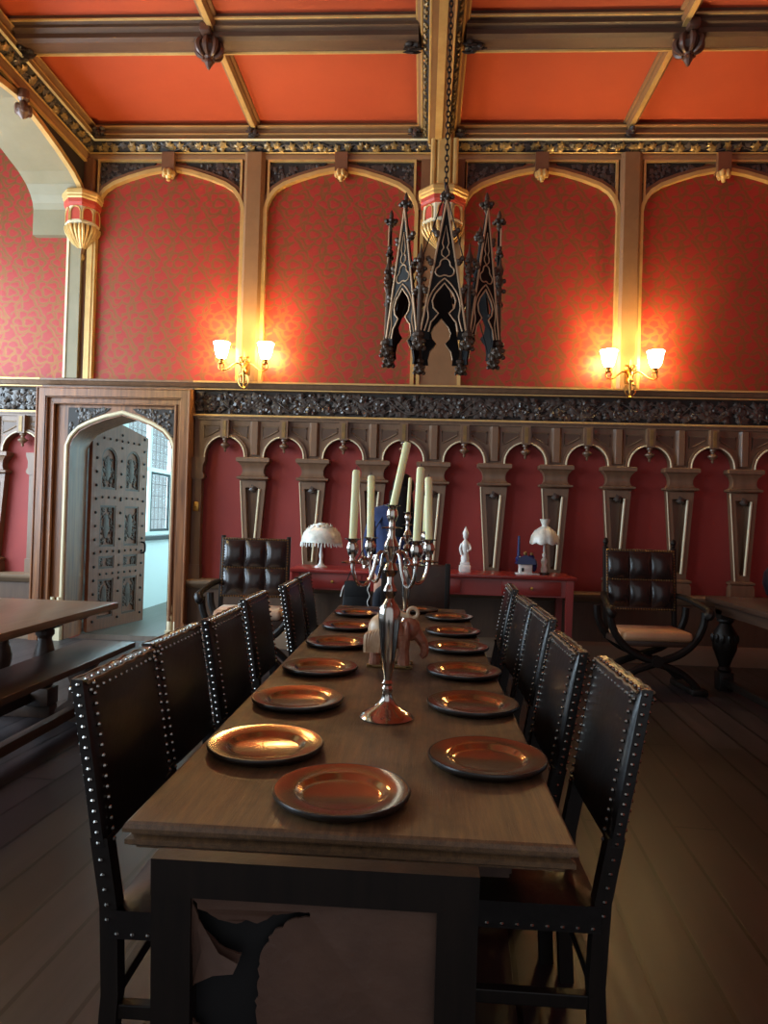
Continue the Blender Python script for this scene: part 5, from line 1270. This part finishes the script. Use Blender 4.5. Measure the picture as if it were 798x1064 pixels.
for s in (-1,1): tr.append([((0,0,.90),(.165,.125)),((s*.09,0,.82),(.105,.108)),((s*.10,.01,.50),(.078,.082)),((s*.105,-.01,.28),(.07,.074)),((s*.11,-.01,.10),(.062,.066))])
skin_mesh('trousers', tr, M['jeans'], ps)
hr = MB(); hr.ball(fc+Vector((.002,-.022,.03)), .102, 16, 12, 1.08, .92, 1.0); hr.ball(fc+Vector((0,-.04,-.035)), .082, 14, 10, 1.0, 1, .8); hr.tube(spline([(.06,-.075,1.66),(.085,-.125,1.56),(.095,-.16,1.42),(.105,-.17,1.26)],5), [.075,.08,.085,.088,.09,.092,.094,.095,.095,.094,.092,.088,.08,.07,.055,.03], 10, 1.15, .5, up=(1,0,0)); hr.build('hair', M['hair'], ps)
for s in (-1,1): MB().ball((s*.118,.075,.045), .06, 12, 8, .75, .85, 2.1).build('shoe', M['black'], ps)
bg = thing('shoulder_bag', 'black shoulder bag with pale cord hanging beside the standing person', 'bag', (-.53, 5.78, .63))
m = MB().box(-.105,.105,-.055,.055,0,.25,.03); m.v = [(x*(1+.12*(1-z/.25)), y*(1+.25*(1-z/.25)), z) for x, y, z in m.v]; m.build('bag_body', M['black_cloth'], bg)
MB().box(-.10,.10,-.066,-.05,.12,.255,.012).build('flap', M['black_cloth'], bg)
MB().tube(spline([(-.09,0,.24),(-.04,.0,.36),(.10,.02,.62),(.20,.06,.80),(.27,.14,.885),(.33,.22,.86)],6), .012, 6, 1, .35).build('strap', M['black_cloth'], bg)
m = MB(); m.tube([(.105+.010*math.sin(i*1.3), -.09, .27-.022*i) for i in range(13)], .0045, 6); m.tube(spline([(-.06,-.04,.25),(-.11,-.05,.20),(-.13,-.05,.12)],4), .005, 6); m.build('cord', M['porcelain'], bg)

# ================================================================== LIGHT
def area(name, loc, rot, sx, sy, power, c):
    l = bpy.data.lights.new(name, 'AREA'); l.shape = 'RECTANGLE'; l.size = sx; l.size_y = sy; l.energy = power; l.color = c
    o = bpy.data.objects.new(name, l); col.objects.link(o); o.location = loc; o.rotation_euler = rot; return o
DAY = (.64,.83,1.0)
area('daylight_alcove_window', (-6.28, 5.25, 2.75), (0, -PI/2, 0), 3.6, 3.2, 560, DAY)
area('daylight_second_window', (-6.28, .85, 2.75), (0, -PI/2, 0), 3.6, 3.4, 330, DAY)
area('daylight_passage_window', (-4.6, 10.9, 1.95), (0, -PI/2, 0), 1.8, 3.6, 420, (.70,.92,1.0))
wd = bpy.data.worlds.new('world'); scene.world = wd; wd.use_nodes = True
wd.node_tree.nodes['Background'].inputs[0].default_value = (.92,.95,1.0,1); wd.node_tree.nodes['Background'].inputs[1].default_value = .62
scene.view_settings.view_transform = 'Standard'; scene.view_settings.look = 'None'; scene.view_settings.gamma = 1; scene.view_settings.use_curve_mapping = False
scene.view_settings.exposure = 0.0
scene.cycles.max_bounces = 8
